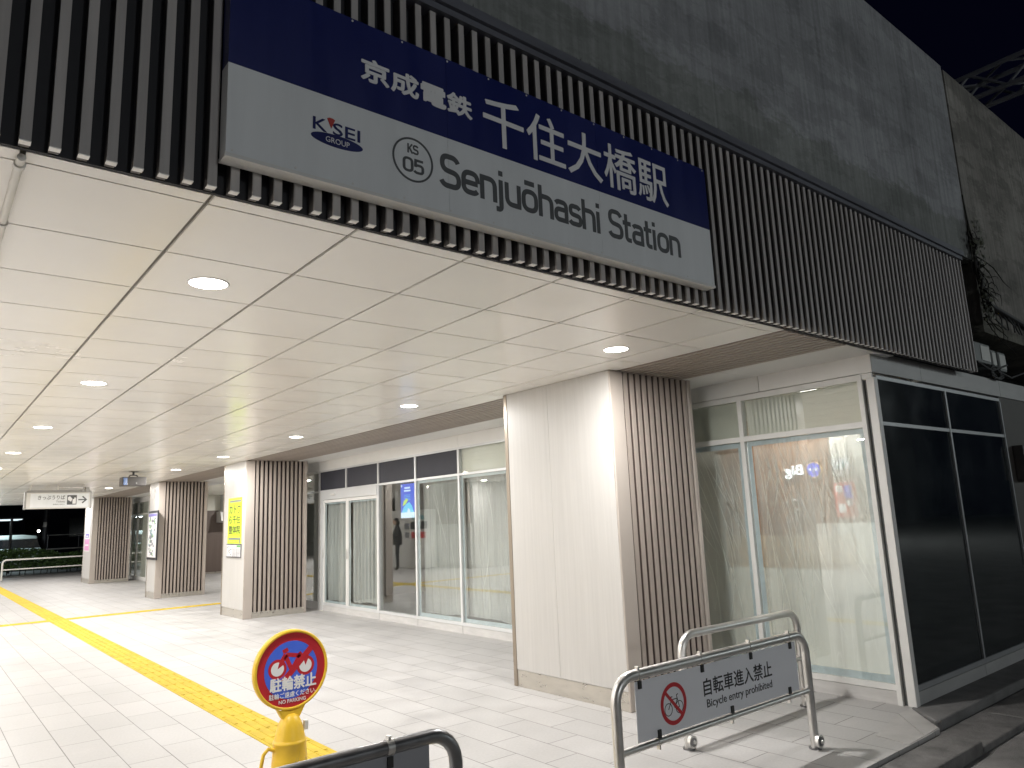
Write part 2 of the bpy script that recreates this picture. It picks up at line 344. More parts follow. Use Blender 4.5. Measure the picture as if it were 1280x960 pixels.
# ------------------------------------------------------------------ mesh builder
ORG = {}
class MB:
    def __init__(s, *mats):
        s.v = []; s.f = []; s.mi = []; s.m = list(mats); s.smooth = []
    def _mi(s, m):
        if m is None: return 0
        if m not in s.m: s.m.append(m)
        return s.m.index(m)
    def add(s, vs, fs, m=None, smooth=False):
        b = len(s.v); s.v += [tuple(v) for v in vs]
        k = s._mi(m)
        for q in fs:
            s.f.append([b + i for i in q]); s.mi.append(k); s.smooth.append(smooth)
        return s
    def box(s, x0, x1, y0, y1, z0, z1, m=None):
        x0, x1 = min(x0, x1), max(x0, x1); y0, y1 = min(y0, y1), max(y0, y1); z0, z1 = min(z0, z1), max(z0, z1)
        vs = [(x0, y0, z0), (x1, y0, z0), (x1, y1, z0), (x0, y1, z0), (x0, y0, z1), (x1, y0, z1), (x1, y1, z1), (x0, y1, z1)]
        return s.add(vs, [(0, 3, 2, 1), (4, 5, 6, 7), (0, 1, 5, 4), (1, 2, 6, 5), (2, 3, 7, 6), (3, 0, 4, 7)], m)
    def quad(s, a, b, c, d2, m=None):
        return s.add([a, b, c, d2], [(0, 1, 2, 3)], m)
    def prism(s, pts, ax, a0, a1, m=None):
        """pts 2D outline, extruded along axis ax ('x','y','z') from a0 to a1"""
        def P(u, v, w):
            return {'x': (w, u, v), 'y': (u, w, v), 'z': (u, v, w)}[ax]
        n = len(pts)
        vs = [P(u, v, a0) for u, v in pts] + [P(u, v, a1) for u, v in pts]
        fs = [tuple(range(n))[::-1], tuple(range(n, 2 * n))] + [(i, (i + 1) % n, n + (i + 1) % n, n + i) for i in range(n)]
        return s.add(vs, fs, m)
    def tube(s, path, rad, n=12, m=None, cap=True, smooth=True):
        P = [Vector(p) for p in path]
        rs = rad if isinstance(rad, (list, tuple)) else [rad] * len(P)
        rings = []
        ref = None
        for i, p in enumerate(P):
            if i == 0: t = P[1] - P[0]
            elif i == len(P) - 1: t = P[-1] - P[-2]
            else: t = (P[i + 1] - P[i]).normalized() + (P[i] - P[i - 1]).normalized()
            t.normalize()
            if ref is None:
                ref = Vector((0, 0, 1)) if abs(t.z) < 0.9 else Vector((1, 0, 0))
                ref = (ref - t * ref.dot(t)).normalized()
            else:
                ref = (ref - t * ref.dot(t)).normalized()
            bi = t.cross(ref)
            rings.append([p + (ref * math.cos(a) + bi * math.sin(a)) * rs[i] for a in [2 * math.pi * k / n for k in range(n)]])
        vs = [v for rg in rings for v in rg]
        fs = []
        for i in range(len(P) - 1):
            for k in range(n):
                fs.append((i * n + k, i * n + (k + 1) % n, (i + 1) * n + (k + 1) % n, (i + 1) * n + k))
        s.add(vs, fs, m, smooth)
        if cap:
            s.add(rings[0], [tuple(range(n))[::-1]], m); s.add(rings[-1], [tuple(range(n))], m)
        return s
    def lathe(s, prof, c, n=28, m=None, smooth=True):
        vs = []; fs = []
        for r_, z in prof:
            for k in range(n):
                a = 2 * math.pi * k / n
                vs.append((c[0] + r_ * math.cos(a), c[1] + r_ * math.sin(a), c[2] + z))
        for i in range(len(prof) - 1):
            for k in range(n):
                fs.append((i * n + k, i * n + (k + 1) % n, (i + 1) * n + (k + 1) % n, (i + 1) * n + k))
        return s.add(vs, fs, m, smooth)
    def build(s, name, parent=None, bevel=0.0, mats=None):
        me = bpy.data.meshes.new(name)
        o0 = ORG.get(parent, Vector((0, 0, 0))) if parent else Vector((0, 0, 0))
        me.from_pydata([(v[0] - o0.x, v[1] - o0.y, v[2] - o0.z) for v in s.v], [], s.f)
        for m in s.m: me.materials.append(m)
        me.polygons.foreach_set('material_index', s.mi)
        me.polygons.foreach_set('use_smooth', s.smooth)
        me.update()
        o = bpy.data.objects.new(name, me); COL.objects.link(o)
        if parent:
            o.parent = parent
        ORG[o] = o0
        if bevel:
            b = o.modifiers.new('bevel', 'BEVEL'); b.width = bevel; b.segments = 2; b.limit_method = 'ANGLE'; b.angle_limit = math.radians(40)
        return o
def tag(o, label=None, cat=None, group=None, kind=None):
    if label: o['label'] = label
    if cat: o['category'] = cat
    if group: o['group'] = group
    if kind: o['kind'] = kind
    return o
def thing(name, label, cat, loc, group=None):
    o = bpy.data.objects.new(name, None); COL.objects.link(o)
    o.empty_display_size = 0.1
    o.location = loc; ORG[o] = Vector(loc)
    return tag(o, label, cat, group)
def dup(root, loc, label=None, group=None):
    rr = root.copy(); COL.objects.link(rr); rr.location = loc; ORG[rr] = Vector(loc)
    if label: rr['label'] = label
    if group: rr['group'] = group
    for ch in list(root.children):
        c = ch.copy(); COL.objects.link(c); c.parent = rr
        for g in list(ch.children):
            e = g.copy(); COL.objects.link(e); e.parent = c
    return rr
AX = {'-y': (Vector((1, 0, 0)), Vector((0, 0, 1)), Vector((0, -1, 0))),
      '-x': (Vector((0, -1, 0)), Vector((0, 0, 1)), Vector((-1, 0, 0))),
      '+x': (Vector((0, 1, 0)), Vector((0, 0, 1)), Vector((1, 0, 0)))}
def text(body, a0, a1, b0, b1, face, plane, m, parent, name='lettering', bold=0.0, depth=0.002, keep=False, shear=0.0):
    """letters filling a0..a1 (world coordinate along the reading axis, left edge first) by b0..b1 (height)"""
    cu = bpy.data.curves.new('letters', 'FONT'); cu.body = body; cu.offset = 0.0; cu.extrude = 0.0; cu.resolution_u = 3; cu.shear = shear
    to = bpy.data.objects.new('letters', cu); COL.objects.link(to)
    dg = bpy.context.evaluated_depsgraph_get()
    me = bpy.data.meshes.new_from_object(to.evaluated_get(dg))
    bpy.data.objects.remove(to); bpy.data.curves.remove(cu)
    vs = [v.co.copy() for v in me.vertices]
    fs = [tuple(p.vertices) for p in me.polygons]
    bpy.data.meshes.remove(me)
    if not vs: return None
    x0 = min(v.x for v in vs); x1 = max(v.x for v in vs); y0 = min(v.y for v in vs); y1 = max(v.y for v in vs)
    X, Y, Nn = AX[face]
    W_ = abs(a1 - a0); H_ = b1 - b0
    base = Vector((0, 0, 0))
    if face == '-y': base = Vector((a0, plane, 0))
    else: base = Vector((plane, a0, 0))
    mb = MB(m)
    out = []
    n = len(vs)
    ed = {}
    for q in fs:
        for i in range(len(q)):
            e = (q[i], q[(i + 1) % len(q)]); ed[e] = 1
    sides = [(b, a, a + n, b + n) for (a, b) in ed if (b, a) not in ed]
    bw = bold * H_                                   # heavier strokes: the outline struck several times, slightly shifted
    shifts = [(0, 0)] if bold <= 0 else [(bw * math.cos(i * math.pi / 4), bw * math.sin(i * math.pi / 4)) for i in range(8)] + [(0, 0)]
    for si, (du, dw) in enumerate(shifts):
        out = []
        for k in (1, 0):
            for v in vs:
                u = (v.x - x0) / (x1 - x0) * (W_ - 2 * bw) + bw + du; w = b0 + bw + (v.y - y0) / (y1 - y0) * (H_ - 2 * bw) + dw
                out.append(base + X * u + Y * w + Nn * (depth * k + si * .00006))
        mb.add(out, list(fs) + sides, m)
    return mb.build(name, parent)
# drawn lettering (even-stroke grotesque): glyph = advance, open strokes, corner radius
GLY = {
 'S': (.74, [[(.63, .79), (.56, .925), (.09, .925), (.09, .53), (.65, .47), (.65, .075), (.12, .075), (.05, .20)]], .20),
 'e': (.67, [[(.09, .36), (.585, .36)], [(.585, .40), (.585, .655), (.08, .655), (.08, .075), (.50, .075), (.57, .15)]], .22),
 'n': (.66, [[(.08, 0), (.08, .73)], [(.08, .655), (.555, .655), (.555, 0)]], .22),
 'u': (.66, [[(.08, .73), (.08, .075), (.555, .075)], [(.555, 0), (.555, .73)]], .22),
 'h': (.66, [[(.08, 0), (.08, 1)], [(.08, .655), (.555, .655), (.555, 0)]], .22),
 'j': (.28, [[(.13, .73), (.13, -.17), (-.06, -.17)], [(.13, .86), (.13, 1.01)]], .11),
 'i': (.26, [[(.10, 0), (.10, .73)], [(.10, .86), (.10, 1.01)]], .1),
 'o': (.69, [[(.33, .655), (.08, .655), (.08, .075), (.59, .075), (.59, .655), (.33, .655)]], .235),
 'O': (.69, [[(.33, .655), (.08, .655), (.08, .075), (.59, .075), (.59, .655), (.33, .655)], [(.14, .92), (.53, .92)]], .235),
 'a': (.65, [[(.08, .59), (.14, .655), (.535, .655), (.535, 0)], [(.535, .415), (.08, .415), (.08, .075), (.535, .075)]], .165),
 's': (.60, [[(.50, .575), (.44, .655), (.08, .655), (.08, .385), (.52, .345), (.52, .075), (.10, .075), (.04, .155)]], .13),
 't': (.45, [[(.16, .97), (.16, .075), (.40, .075)], [(.0, .655), (.40, .655)]], .13),
 'K': (.70, [[(.08, 0), (.08, 1)], [(.60, 1), (.10, .38)], [(.26, .58), (.63, 0)]], .01),
 '0': (.69, [[(.33, .925), (.08, .925), (.08, .075), (.59, .075), (.59, .925), (.33, .925)]], .24),
 '5': (.68, [[(.60, .925), (.055, .925)], [(.13, .99), (.11, .47)], [(.09, .50), (.18, .60), (.58, .60), (.58, .075), (.11, .075), (.04, .18)]], .2),
 ' ': (.34, [], 0)}
def round_path(p, r):
    out = [p[0]]
    for i in range(1, len(p) - 1):
        a, b, c = Vector(p[i - 1]), Vector(p[i]), Vector(p[i + 1])
        u = (a - b); v = (c - b); rr = min(r, u.length * (.5 if i > 1 else .98), v.length * (.5 if i < len(p) - 2 else .98))
        u.normalize(); v.normalize()
        for k in range(9):
            t = k / 8; q = (b + u * rr) * (1 - t) ** 2 + b * 2 * t * (1 - t) * 1.0 + (b + v * rr) * t * t
            # pull towards a true arc
            out.append((q.x, q.y))
    out.append(p[-1]); return out
def drawn_text(body, a0, a1, base, cap, plane, m, parent, stroke=.15, name='lettering', depth=.002):
    tot = sum(GLY[c][0] for c in body) - .08; sx = (a1 - a0) / tot; x = 0.0
    mb = MB(m); k = 0
    for c in body:
        adv, strokes, r = GLY[c]
        for st in strokes:
            p = round_path(st, r) if len(st) > 2 else st
            p = [Vector(q) for q in p]
            q2 = [p[0]]
            for q in p[1:]:
                if (q - q2[-1]).length > 1e-4: q2.append(q)
            p = q2; L_ = []; R2 = []
            for i in range(len(p)):
                t1 = (p[i] - p[i - 1]).normalized() if i else None; t2 = (p[i + 1] - p[i]).normalized() if i < len(p) - 1 else None
                t = (t1 + t2).normalized() if t1 is not None and t2 is not None else (t1 if t2 is None else t2)
                n = Vector((-t.y, t.x)); s2 = stroke / 2
                if t1 is not None and t2 is not None: s2 /= max(.5, t.dot(t1))
                L_.append(p[i] + n * s2); R2.append(p[i] - n * s2)
            d_ = depth + (k % 7) * .00008; k += 1
            vs = []
            for e in (plane - d_, plane):
                vs += [(a0 + (x + q.x) * sx, e, base + q.y * cap) for q in L_] + [(a0 + (x + q.x) * sx, e, base + q.y * cap) for q in R2]
            n = len(p); fs = []
            for i in range(n - 1):
                fs += [(i, n + i, n + i + 1, i + 1), (i, i + 1, 2 * n + i + 1, 2 * n + i), (n + i, 3 * n + i, 3 * n + i + 1, n + i + 1)]
            fs += [(0, 2 * n, 3 * n, n), (n - 1, 2 * n - 1, 4 * n - 1, 3 * n - 1)]
            mb.add(vs, fs, m)
        x += adv
    return mb.build(name, parent)
def circle_pts(cx, cz, rx, rz=None, n=40, a0=0, a1=2 * math.pi):
    rz = rz or rx
    k = n if abs(a1 - a0 - 2 * math.pi) < 1e-6 else n + 1
    return [(cx + rx * math.cos(a0 + (a1 - a0) * i / n), cz + rz * math.sin(a0 + (a1 - a0) * i / n)) for i in range(k)]
def flat(mb, pts, face, plane, t, m):
    """2D outline (reading axis, height) laid on a vertical plane, raised t"""
    if face == '-y': mb.prism(pts, 'y', plane, plane - t, m)
    else: mb.prism(pts, 'x', plane, plane - t if face == '-x' else plane + t, m)
def ring(mb, cx, cz, r0, r1, face, plane, t, m, n=40):
    o = circle_pts(cx, cz, r1, n=n); i = circle_pts(cx, cz, r0, n=n)
    s = -t if face in ('-y', '-x') else t
    def P(q, w): return (q[0], w, q[1]) if face == '-y' else (w, q[0], q[1])
    vs = [P(q, plane + s) for q in o] + [P(q, plane + s) for q in i] + [P(q, plane) for q in o] + [P(q, plane) for q in i]
    fs = []
    for k in range(n):
        j = (k + 1) % n
        fs += [(k, j, n + j, n + k), (k, 2 * n + k, 2 * n + j, j), (n + k, n + j, 3 * n + j, 3 * n + k)]
    mb.add(vs, fs, m)
def bar2(mb, p, q, w, face, plane, t, m):
    """straight printed bar between 2D points"""
    dx, dz = q[0] - p[0], q[1] - p[1]; l = math.hypot(dx, dz); nx, nz = -dz / l * w / 2, dx / l * w / 2
    flat(mb, [(p[0] + nx, p[1] + nz), (p[0] - nx, p[1] - nz), (q[0] - nx, q[1] - nz), (q[0] + nx, q[1] + nz)], face, plane, t, m)

ZC = 2.76          # ceiling height
XS = 6.05          # shopfront plane
PX0, PX1 = 4.53, 5.62

# ================================================================== ground
def struct(name, o, label=None):
    tag(o, label, None, None, 'structure'); return o
road = MB(M_asphalt).quad((-60, -40, -.10), (80, -40, -.10), (80, 140, -.10), (-60, 140, -.10)).build('road')
struct('road', road)
fl = MB(M_floor)
fl.box(-7.2, 5.40, 2.36, 37.5, -.3, 0)
fl.prism([(5.40, 2.36), (5.62, 2.37), (6.02, 2.72), (6.06, 2.72), (6.06, 37.5), (5.40, 37.5)], 'z', -.3, 0)
fl.box(6.06, 12, 2.76, 37.5, -.3, 0)
floor = struct('floor', fl.build('floor'))
pz = MB(M_plaza).box(-30, 60, 37.5, 120, -.3, -.012).build('plaza'); struct('plaza', pz)
ed = MB(M_kerb)
for i in range(30):
    x0 = -7.2 + i * 0.9145
    if x0 < 5.6: ed.box(x0, x0 + .909, 2.10, 2.352, -.25, -.022)
    else: ed.box(x0, x0 + .909, 2.10, 2.43, -.25, -.060)
struct('kerb', ed.build('kerb', bevel=.012))
# edge stones and the fan of cut tiles at the corner of the shop
es = MB(M_edge, M_ceil_joint)
es.prism([(5.79, 2.725), (5.18, 2.60), (5.14, 2.37), (5.38, 2.37)], 'z', 0, .003)
es.prism([(5.80, 2.72), (5.39, 2.37), (5.63, 2.38), (5.99, 2.72)], 'z', 0, .004)
struct('paving_edge', es.build('paving_edge'))
pl = MB(M_plinth).prism([(6.03, 2.735), (5.80, 2.465), (5.83, 2.44), (20, 2.44), (20, 2.735)], 'z', -.25, .004).build('step', bevel=.015)
struct('step', pl)

# tactile paving: bars along y, dots where the strips cross
tp = MB(M_yellow)
def tact(x0, x1, y0, y1, along):
    tp.box(x0, x1, y0, y1, -.002, .0035)
    L_ = (y1 - y0) if along == 'y' else (x1 - x0)
    for k in range(4):
        if along == 'y':
            c = x0 + (x1 - x0) * (k + .5) / 4; tp.prism([(c - .017, .0035), (c - .011, .0085), (c + .011, .0085), (c + .017, .0035)], 'y', y0 + .014, y1 - .014)
        else:
            c = y0 + (y1 - y0) * (k + .5) / 4; tp.prism([(c - .017, .0035), (c - .011, .0085), (c + .011, .0085), (c + .017, .0035)], 'x', x0 + .014, x1 - .014)
def dots(x0, x1, y0, y1):
    tp.box(x0, x1, y0, y1, -.002, .0035)
    for i in range(5):
        for j in range(5):
            tp.lathe([(.017, .0035), (.011, .0085), (0, .0085)], (x0 + (x1 - x0) * (i + .5) / 5, y0 + (y1 - y0) * (j + .5) / 5, 0), 8)
TW = .297
y = 2.45
while y < 33:
    for c in range(1):
        if 16.2 < y < 17.0: dots(2.125, 2.125 + TW, y, y + TW - .003)
        else: tact(2.125, 2.125 + TW, y, y + TW - .003, 'y')
    y += TW
for k in range(40):
    x0 = 2.425 + k * TW
    if x0 < 9.5: tact(x0, x0 + TW - .003, 16.40, 16.40 + TW, 'x')
    x1 = 2.122 - k * TW
    if k < 16: tact(x1 - TW + .003, x1, 16.40, 16.40 + TW, 'x')
tpo = tp.build('tactile_paving')
struct('tactile_paving', tpo)

# ================================================================== ceiling
CX0 = -7.0
cl = MB(M_ceil, M_ceil_joint)
px, py = .5848, .592
nx0 = -12
for i in range(nx0, 9):
    x0 = .178 + i * px; x1 = x0 + px
    x1c = min(x1, 4.62)
    if x0 > 4.6: continue
    ys = [2.622] + [2.705 + k * py for k in range(0, 52)]
    for j in range(len(ys) - 1):
        g = .0085; h = .0048
        cl.box(x0 + g, x1c - (g if x1c == x1 else 0), ys[j] + (h if j else 0), ys[j + 1] - h, ZC, ZC + .012)
cl.box(CX0 - .2, 4.62, 2.622, 2.705 + 51 * py, ZC + .013, ZC + .03, M_ceil_joint)
ceiling = struct('ceiling', cl.build('ceiling'))
YE = 2.705 + 51 * py
# wood-look louvre band and plain strip along the shops
lv = MB(M_slat, M_gap)
k = 0
x = 4.655
while x < 5.52:
    lv.box(x, x + .052, 2.63, YE, ZC - .002, ZC + .03)
    x += .0805
lv.box(4.622, 5.53, 2.63, YE, ZC + .032, ZC + .04, M_gap)
lvo = lv.build('louvre_soffit')
tag(lvo, 'brown louvred strip of the ceiling running along above the shopfronts', 'soffit', None, 'structure')
st = MB(M_header)
y = 2.63
while y < YE:
    y1 = min(y + 1.185, YE); st.box(5.535, 6.34, y + .003, y1 - .003, ZC, ZC + .01); y = y1
sto = struct('soffit', st.build('soffit'))
# end of canopy
MBe = MB(M_conc).box(-7.2, 6.4, YE + .02, YE + .3, ZC, 3.6).build('canopy_edge')
tag(MBe, 'far edge beam of the canopy above the dark plaza', 'beam')
# white conduit
cd = thing('conduit', 'white conduit pipe fixed along the ceiling at its left edge', 'conduit', (.176, 2.7, ZC))
cm = MB(M_conduit).tube([(.176, 2.64, ZC - .013), (.176, 3.26, ZC - .013)], .013).tube([(.176, 3.27, ZC - .014), (.176, 12, ZC - .014)], .015)
cm.build('pipe', cd)
for yy in (2.70, 3.265, 4.4, 6.1): MB(M_frame_w).tube([(.176, yy - .012, ZC - .014), (.176, yy + .012, ZC - .014)], .018).build('clamp', cd)

# ---------------------------------------------------------------- downlights
LAMPS = {}
def lamp_data(w):
    if w not in LAMPS:
        la = bpy.data.lights.new('downlight', 'AREA'); la.shape = 'DISK'; la.size = .15; la.energy = DOWNLIGHT_W * w; la.color = (1, .978, .95)
        LAMPS[w] = la
    return LAMPS[w]
def set_lamp(t, w):
    for c in t.children:
        if c.type == 'LIGHT': c.data = lamp_data(w)
    return t
def make_downlight(loc, label, group):
    t = thing('downlight', label, 'ceiling light', loc, group)
    x, y, z = loc
    MB(M_ring).lathe([(.100, .004), (.101, -.001), (.096, -.004), (.090, -.004), (.089, .002)], loc, 28).build('trim_ring', t)
    MB(E_lens).lathe([(.0895, -.003), (.075, -.006), (.04, -.008), (0.0, -.0085)], loc, 28).build('lens', t)
    lo = bpy.data.objects.new('lamp_glow', lamp_data(1.0)); COL.objects.link(lo); lo.parent = t; lo.location = (0, 0, -.012)
    return t
GL = 'round downlights in the station ceiling'
LY = (3.635, 6.62, 9.60, 12.67, 15.55, 18.75, 22.0, 25.2, 28.4, 31.6)
right = ['bright round downlight in front of the nearest pillar, first of the right row',
         'round downlight above the near end of the glazed shopfront, second of the right row',
         'round downlight above the sliding doors, third of the right row',
         'round downlight beside the pillar with the lime poster, fourth of the right row',
         'round downlight between the lime poster pillar and the ticket direction sign']
left = ['large round downlight just inside the station name sign, nearest of the left row',
        'second nearest round downlight of the left row, at the left of the ceiling',
        'third nearest round downlight of the left row',
        'fourth round downlight of the left row, at the left edge of the photo']
proto = make_downlight((4.0, LY[0], ZC), right[0], GL)
far_r = 'small far round downlight in the ceiling near the ceiling-hung projector'
for i, y in enumerate(LY):
    if i:
        lab = right[i] if i < len(right) else ('tiny round downlight farthest along the right row' if i > 6 else far_r if i == 6 else 'small round downlight just beyond the ticket direction sign')
        if i > 7: lab = 'tiny far round downlight hidden low over the end of the concourse'
        set_lamp(dup(proto, (4.0, y, ZC), lab, GL), 1.3 if i < 4 else 1.05 if i < 6 else .8)
for i, y in enumerate(LY):
    set_lamp(dup(proto, (1.05, y, ZC), left[i] if i < 4 else 'round downlight of the left row beyond the left edge of the photo', GL), .62 if i < 1 else .27 if i < 3 else .8)
for xx in (-1.9, -4.85):
    for i, y in enumerate(LY):
        set_lamp(dup(proto, (xx, y, ZC), 'round downlight in the concourse ceiling out to the left', GL), (.8 if xx > -3 else 2.3) if i < 4 else 1.4)

# ================================================================== facade above
fc = thing('facade', 'dark vertical slat cladding above the station entrance', 'facade', (3.5, 2.6, ZC))
fs_ = MB(M_fslat); fcap = MB(M_ring)
x = .148 - .08 * 60
while x < 7.93:
    w = .031
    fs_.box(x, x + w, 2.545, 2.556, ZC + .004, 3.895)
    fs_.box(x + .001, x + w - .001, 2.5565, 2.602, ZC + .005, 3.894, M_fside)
    fcap.box(x - .0005, x + w + .0005, 2.5445, 2.574, ZC, ZC + .0035)
    x += .0802
fs_.build('slats', fc); fcap.build('end_caps', fc)['kind'] = 'stuff'
fb = MB(M_fback).box(-4.7, 7.93, 2.604, 2.620, ZC + .002, 3.9)
fb.build('backing', fc)
MB(M_flash).box(-4.7, 7.95, 2.52, 2.62, 3.897, 3.93).box(-4.7, 7.95, 2.50, 2.53, 3.932, 3.985).box(-4.7, 7.95, 2.53, 2.62, 3.99, 4.0).build('flashing', fc)
MB(M_fslat).box(7.931, 7.95, 2.54, 2.62, ZC, 3.895).build('end_trim', fc)

# viaduct wall
cw = thing('concrete_wall', 'weathered grey concrete viaduct wall above the slat cladding', 'wall', (2, 2.7, 4))
MB(M_conc).box(-14, 8.47, 2.60, 3.4, 4.004, 6.29).build('wall_face', cw)
ms = MB(M_moss)
for i in range(900):
    xx = random.uniform(-1, 8.4)
    if xx > 4.6 and random.random() < .72: continue
    h = random.uniform(.01, .05) * (1.6 if math.sin(xx * 7) > 0 else .8); w = random.uniform(.004, .012); z0 = 4.004 + random.uniform(0, .006)
    lean = random.uniform(-.015, .015)
    yy = 2.598 - random.uniform(0, .02)
    ms.add([(xx - w, yy, z0), (xx + w, yy, z0), (xx + lean, yy - .004, z0 + h)], [(0, 1, 2)])
ms.build('moss', cw)
MB(M_moss).box(-4.7, 8.45, 2.592, 2.599, 4.006, 4.016).build('seal', cw)
cw2 = thing('concrete_wall', 'stained brownish concrete wall right of the vertical joint', 'wall', (12, 2.7, 3.2))
MB(M_conc2).prism([(8.515, 3.25), (40, 3.0), (40, 6.25), (8.535, 6.27)], 'y', 2.602, 3.5).build('wall_face', cw2)
MB(M_recess).box(8.471, 8.51, 2.66, 3.3, 4.0, 6.2).build('joint', cw2)
rc = MB(M_recess).box(7.96, 40, 3.55, 3.6, 2.8, 4.0).box(7.96, 8.0, 2.63, 3.55, 2.8, 4.0).build('recess_wall')
tag(rc, 'dark recessed wall under the stained concrete, behind the cables', 'wall')
bs = MB(M_recess).box(-7.2, 8.4, 3.0, YE, 2.85, 3.1).build('building_slab')
tag(bs, 'dark slab of the viaduct over the station ceiling', 'slab', None, 'structure')

# ---------------------------------------------------------------- station sign
SY = 2.475
sg = thing('station_sign', 'large navy and white station name board on the slat cladding', 'sign', (2.2, SY, 2.87))
XJ = (.757, 1.7165, 2.6765, 3.636)
wp = MB(M_signwhite); npn = MB(M_navy); scw = MB(M_alu_w)
for a, b in zip(XJ[:-1], XJ[1:]):
    wp.box(a + .0006, b - .0006, SY, 2.545, 2.870, 3.224); npn.box(a + .0006, b - .0006, SY, 2.545, 3.2245, 3.618)
wp.build('white_panel', sg); npn.build('navy_panel', sg)
for k in range(13):
    xx = .78 + k * (2.832 / 12)
    for zz in (2.882, 3.606):
        MB(M_alu_w).tube([(xx, SY, zz), (xx, SY - .002, zz)], .0045, 8).build('screw', sg)
MB(M_alu_w).box(.755, 3.638, SY - .003, 2.545, 2.855, 2.8695).build('bottom_trim', sg)
text('千住大橋駅', 1.919, 3.257, 3.272, 3.530, '-y', SY, M_letter, sg, bold=.010)
text('京成電鉄', 1.289, 1.857, 3.354, 3.463, '-y', SY, M_letter, sg, bold=.034)
drawn_text('SenjuOhashi Station', 1.669, 3.322, 2.984, .163, SY, M_grey, sg, .150)
em = MB(M_grey); ring(em, 1.534, 3.066, .092, .1005, '-y', SY, .002, M_grey, 56); em.build('number_ring', sg)
drawn_text('KS', 1.507, 1.559, 3.094, .042, SY, M_grey, sg, .17)
drawn_text('05', 1.483, 1.583, 3.007, .066, SY, M_grey, sg, .16)
lg = MB(M_navy); flat(lg, circle_pts(1.186, 3.0405, .111, .0262, 44), '-y', SY, .0015, M_navy); lgo = lg.build('emblem', sg)
text('GROUP', 1.136, 1.238, 3.0285, 3.0515, '-y', SY - .0016, M_letter, sg, bold=.0, depth=.001)
text('K', 1.083, 1.141, 3.066, 3.1185, '-y', SY, M_navy, sg, bold=.012)
text('SEI', 1.166, 1.285, 3.066, 3.1185, '-y', SY, M_navy, sg, bold=.012)
wd = MB(M_logo_red); flat(wd, [(1.142, 3.128), (1.159, 3.089), (1.175, 3.128), (1.166, 3.133), (1.151, 3.133)], '-y', SY, .0025, M_logo_red); wd.build('wedge', sg)

# ================================================================== pillars
def make_pillar(y0, y1, label, first):
    PX0, PX1 = (4.53, 5.62) if first else (4.60, 5.74)
    t = thing('pillar', label, 'pillar', (PX0, y0, 0), 'slat-sided pillars along the shops')
    # white side panels (left face), in two sheets
    MB(M_panelwhite).box(PX0, PX1 - .1, y0 + .16, y1 - .05, .148, ZC).build('core', t)
    pm = MB(M_panelwhite)
    ym = y0 + .16 + (y1 - y0 - .21) * .52
    pm.box(PX0 - .012, PX0 - .001, y0 + .021, ym - .0012, .152, ZC - .003)
    pm.box(PX0 - .012, PX0 - .001, ym + .0012, y1 - .051, .152, ZC - .003)
    pm.build('side_panel', t)
    MB(M_trim).box(PX0 - .014, PX0 + .15, y0, y0 + .020, 0, ZC - .002).box(PX0 + .001, PX0 + .15, y0 + .0205, y0 + .158, 0, ZC - .003).build('corner_trim', t, bevel=.008)
    MB(M_bronze).box(PX0 - .016, PX0 + .03, y1 - .049, y1, 0, ZC - .002).build('edge_trim', t, bevel=.003)
    MB(M_trim).box(PX1 - .045, PX1, y0, y0 + .12, 0, ZC - .002).build('end_trim', t, bevel=.004)
    MB(M_skirt).box(PX0 - .008, PX0 + .0005, y0 + .0205, y1 - .05, 0, .1475).build('skirting', t)
    sl = MB(M_slat)
    x = PX0 + .152 + .022
    while x < PX1 - .06:
        sl.box(x, x + .044, y0 + .008, y0 + .020, .101, ZC - .002)
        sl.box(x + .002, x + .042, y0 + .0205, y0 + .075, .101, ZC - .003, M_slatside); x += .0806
    sl.build('slats', t)
    MB(M_gap).box(PX0 + .151, PX1 - .046, y0 + .076, y0 + .12, .10, ZC - .002).build('backing', t)
    MB(M_skirt).box(PX0 + .151, PX1 - .046, y0 + .006, y0 + .09, 0, .0995).build('front_skirting', t)
    MB(M_panelwhite).box(PX1 - .1, PX1 - .01, y0 + .122, y1, 0, ZC).build('back_panel', t)
    return t
make_pillar(4.20, 5.66, 'nearest wide pillar with a blank white side, behind the bicycle barriers', True)
make_pillar(13.22, 14.42, 'pillar with the lime green poster on its white side', False)
make_pillar(19.28, 20.12, 'narrow pillar with the black framed notice on its side', False)
make_pillar(27.55, 28.95, 'farthest pillar, beside the dark plaza under the ticket sign', False)

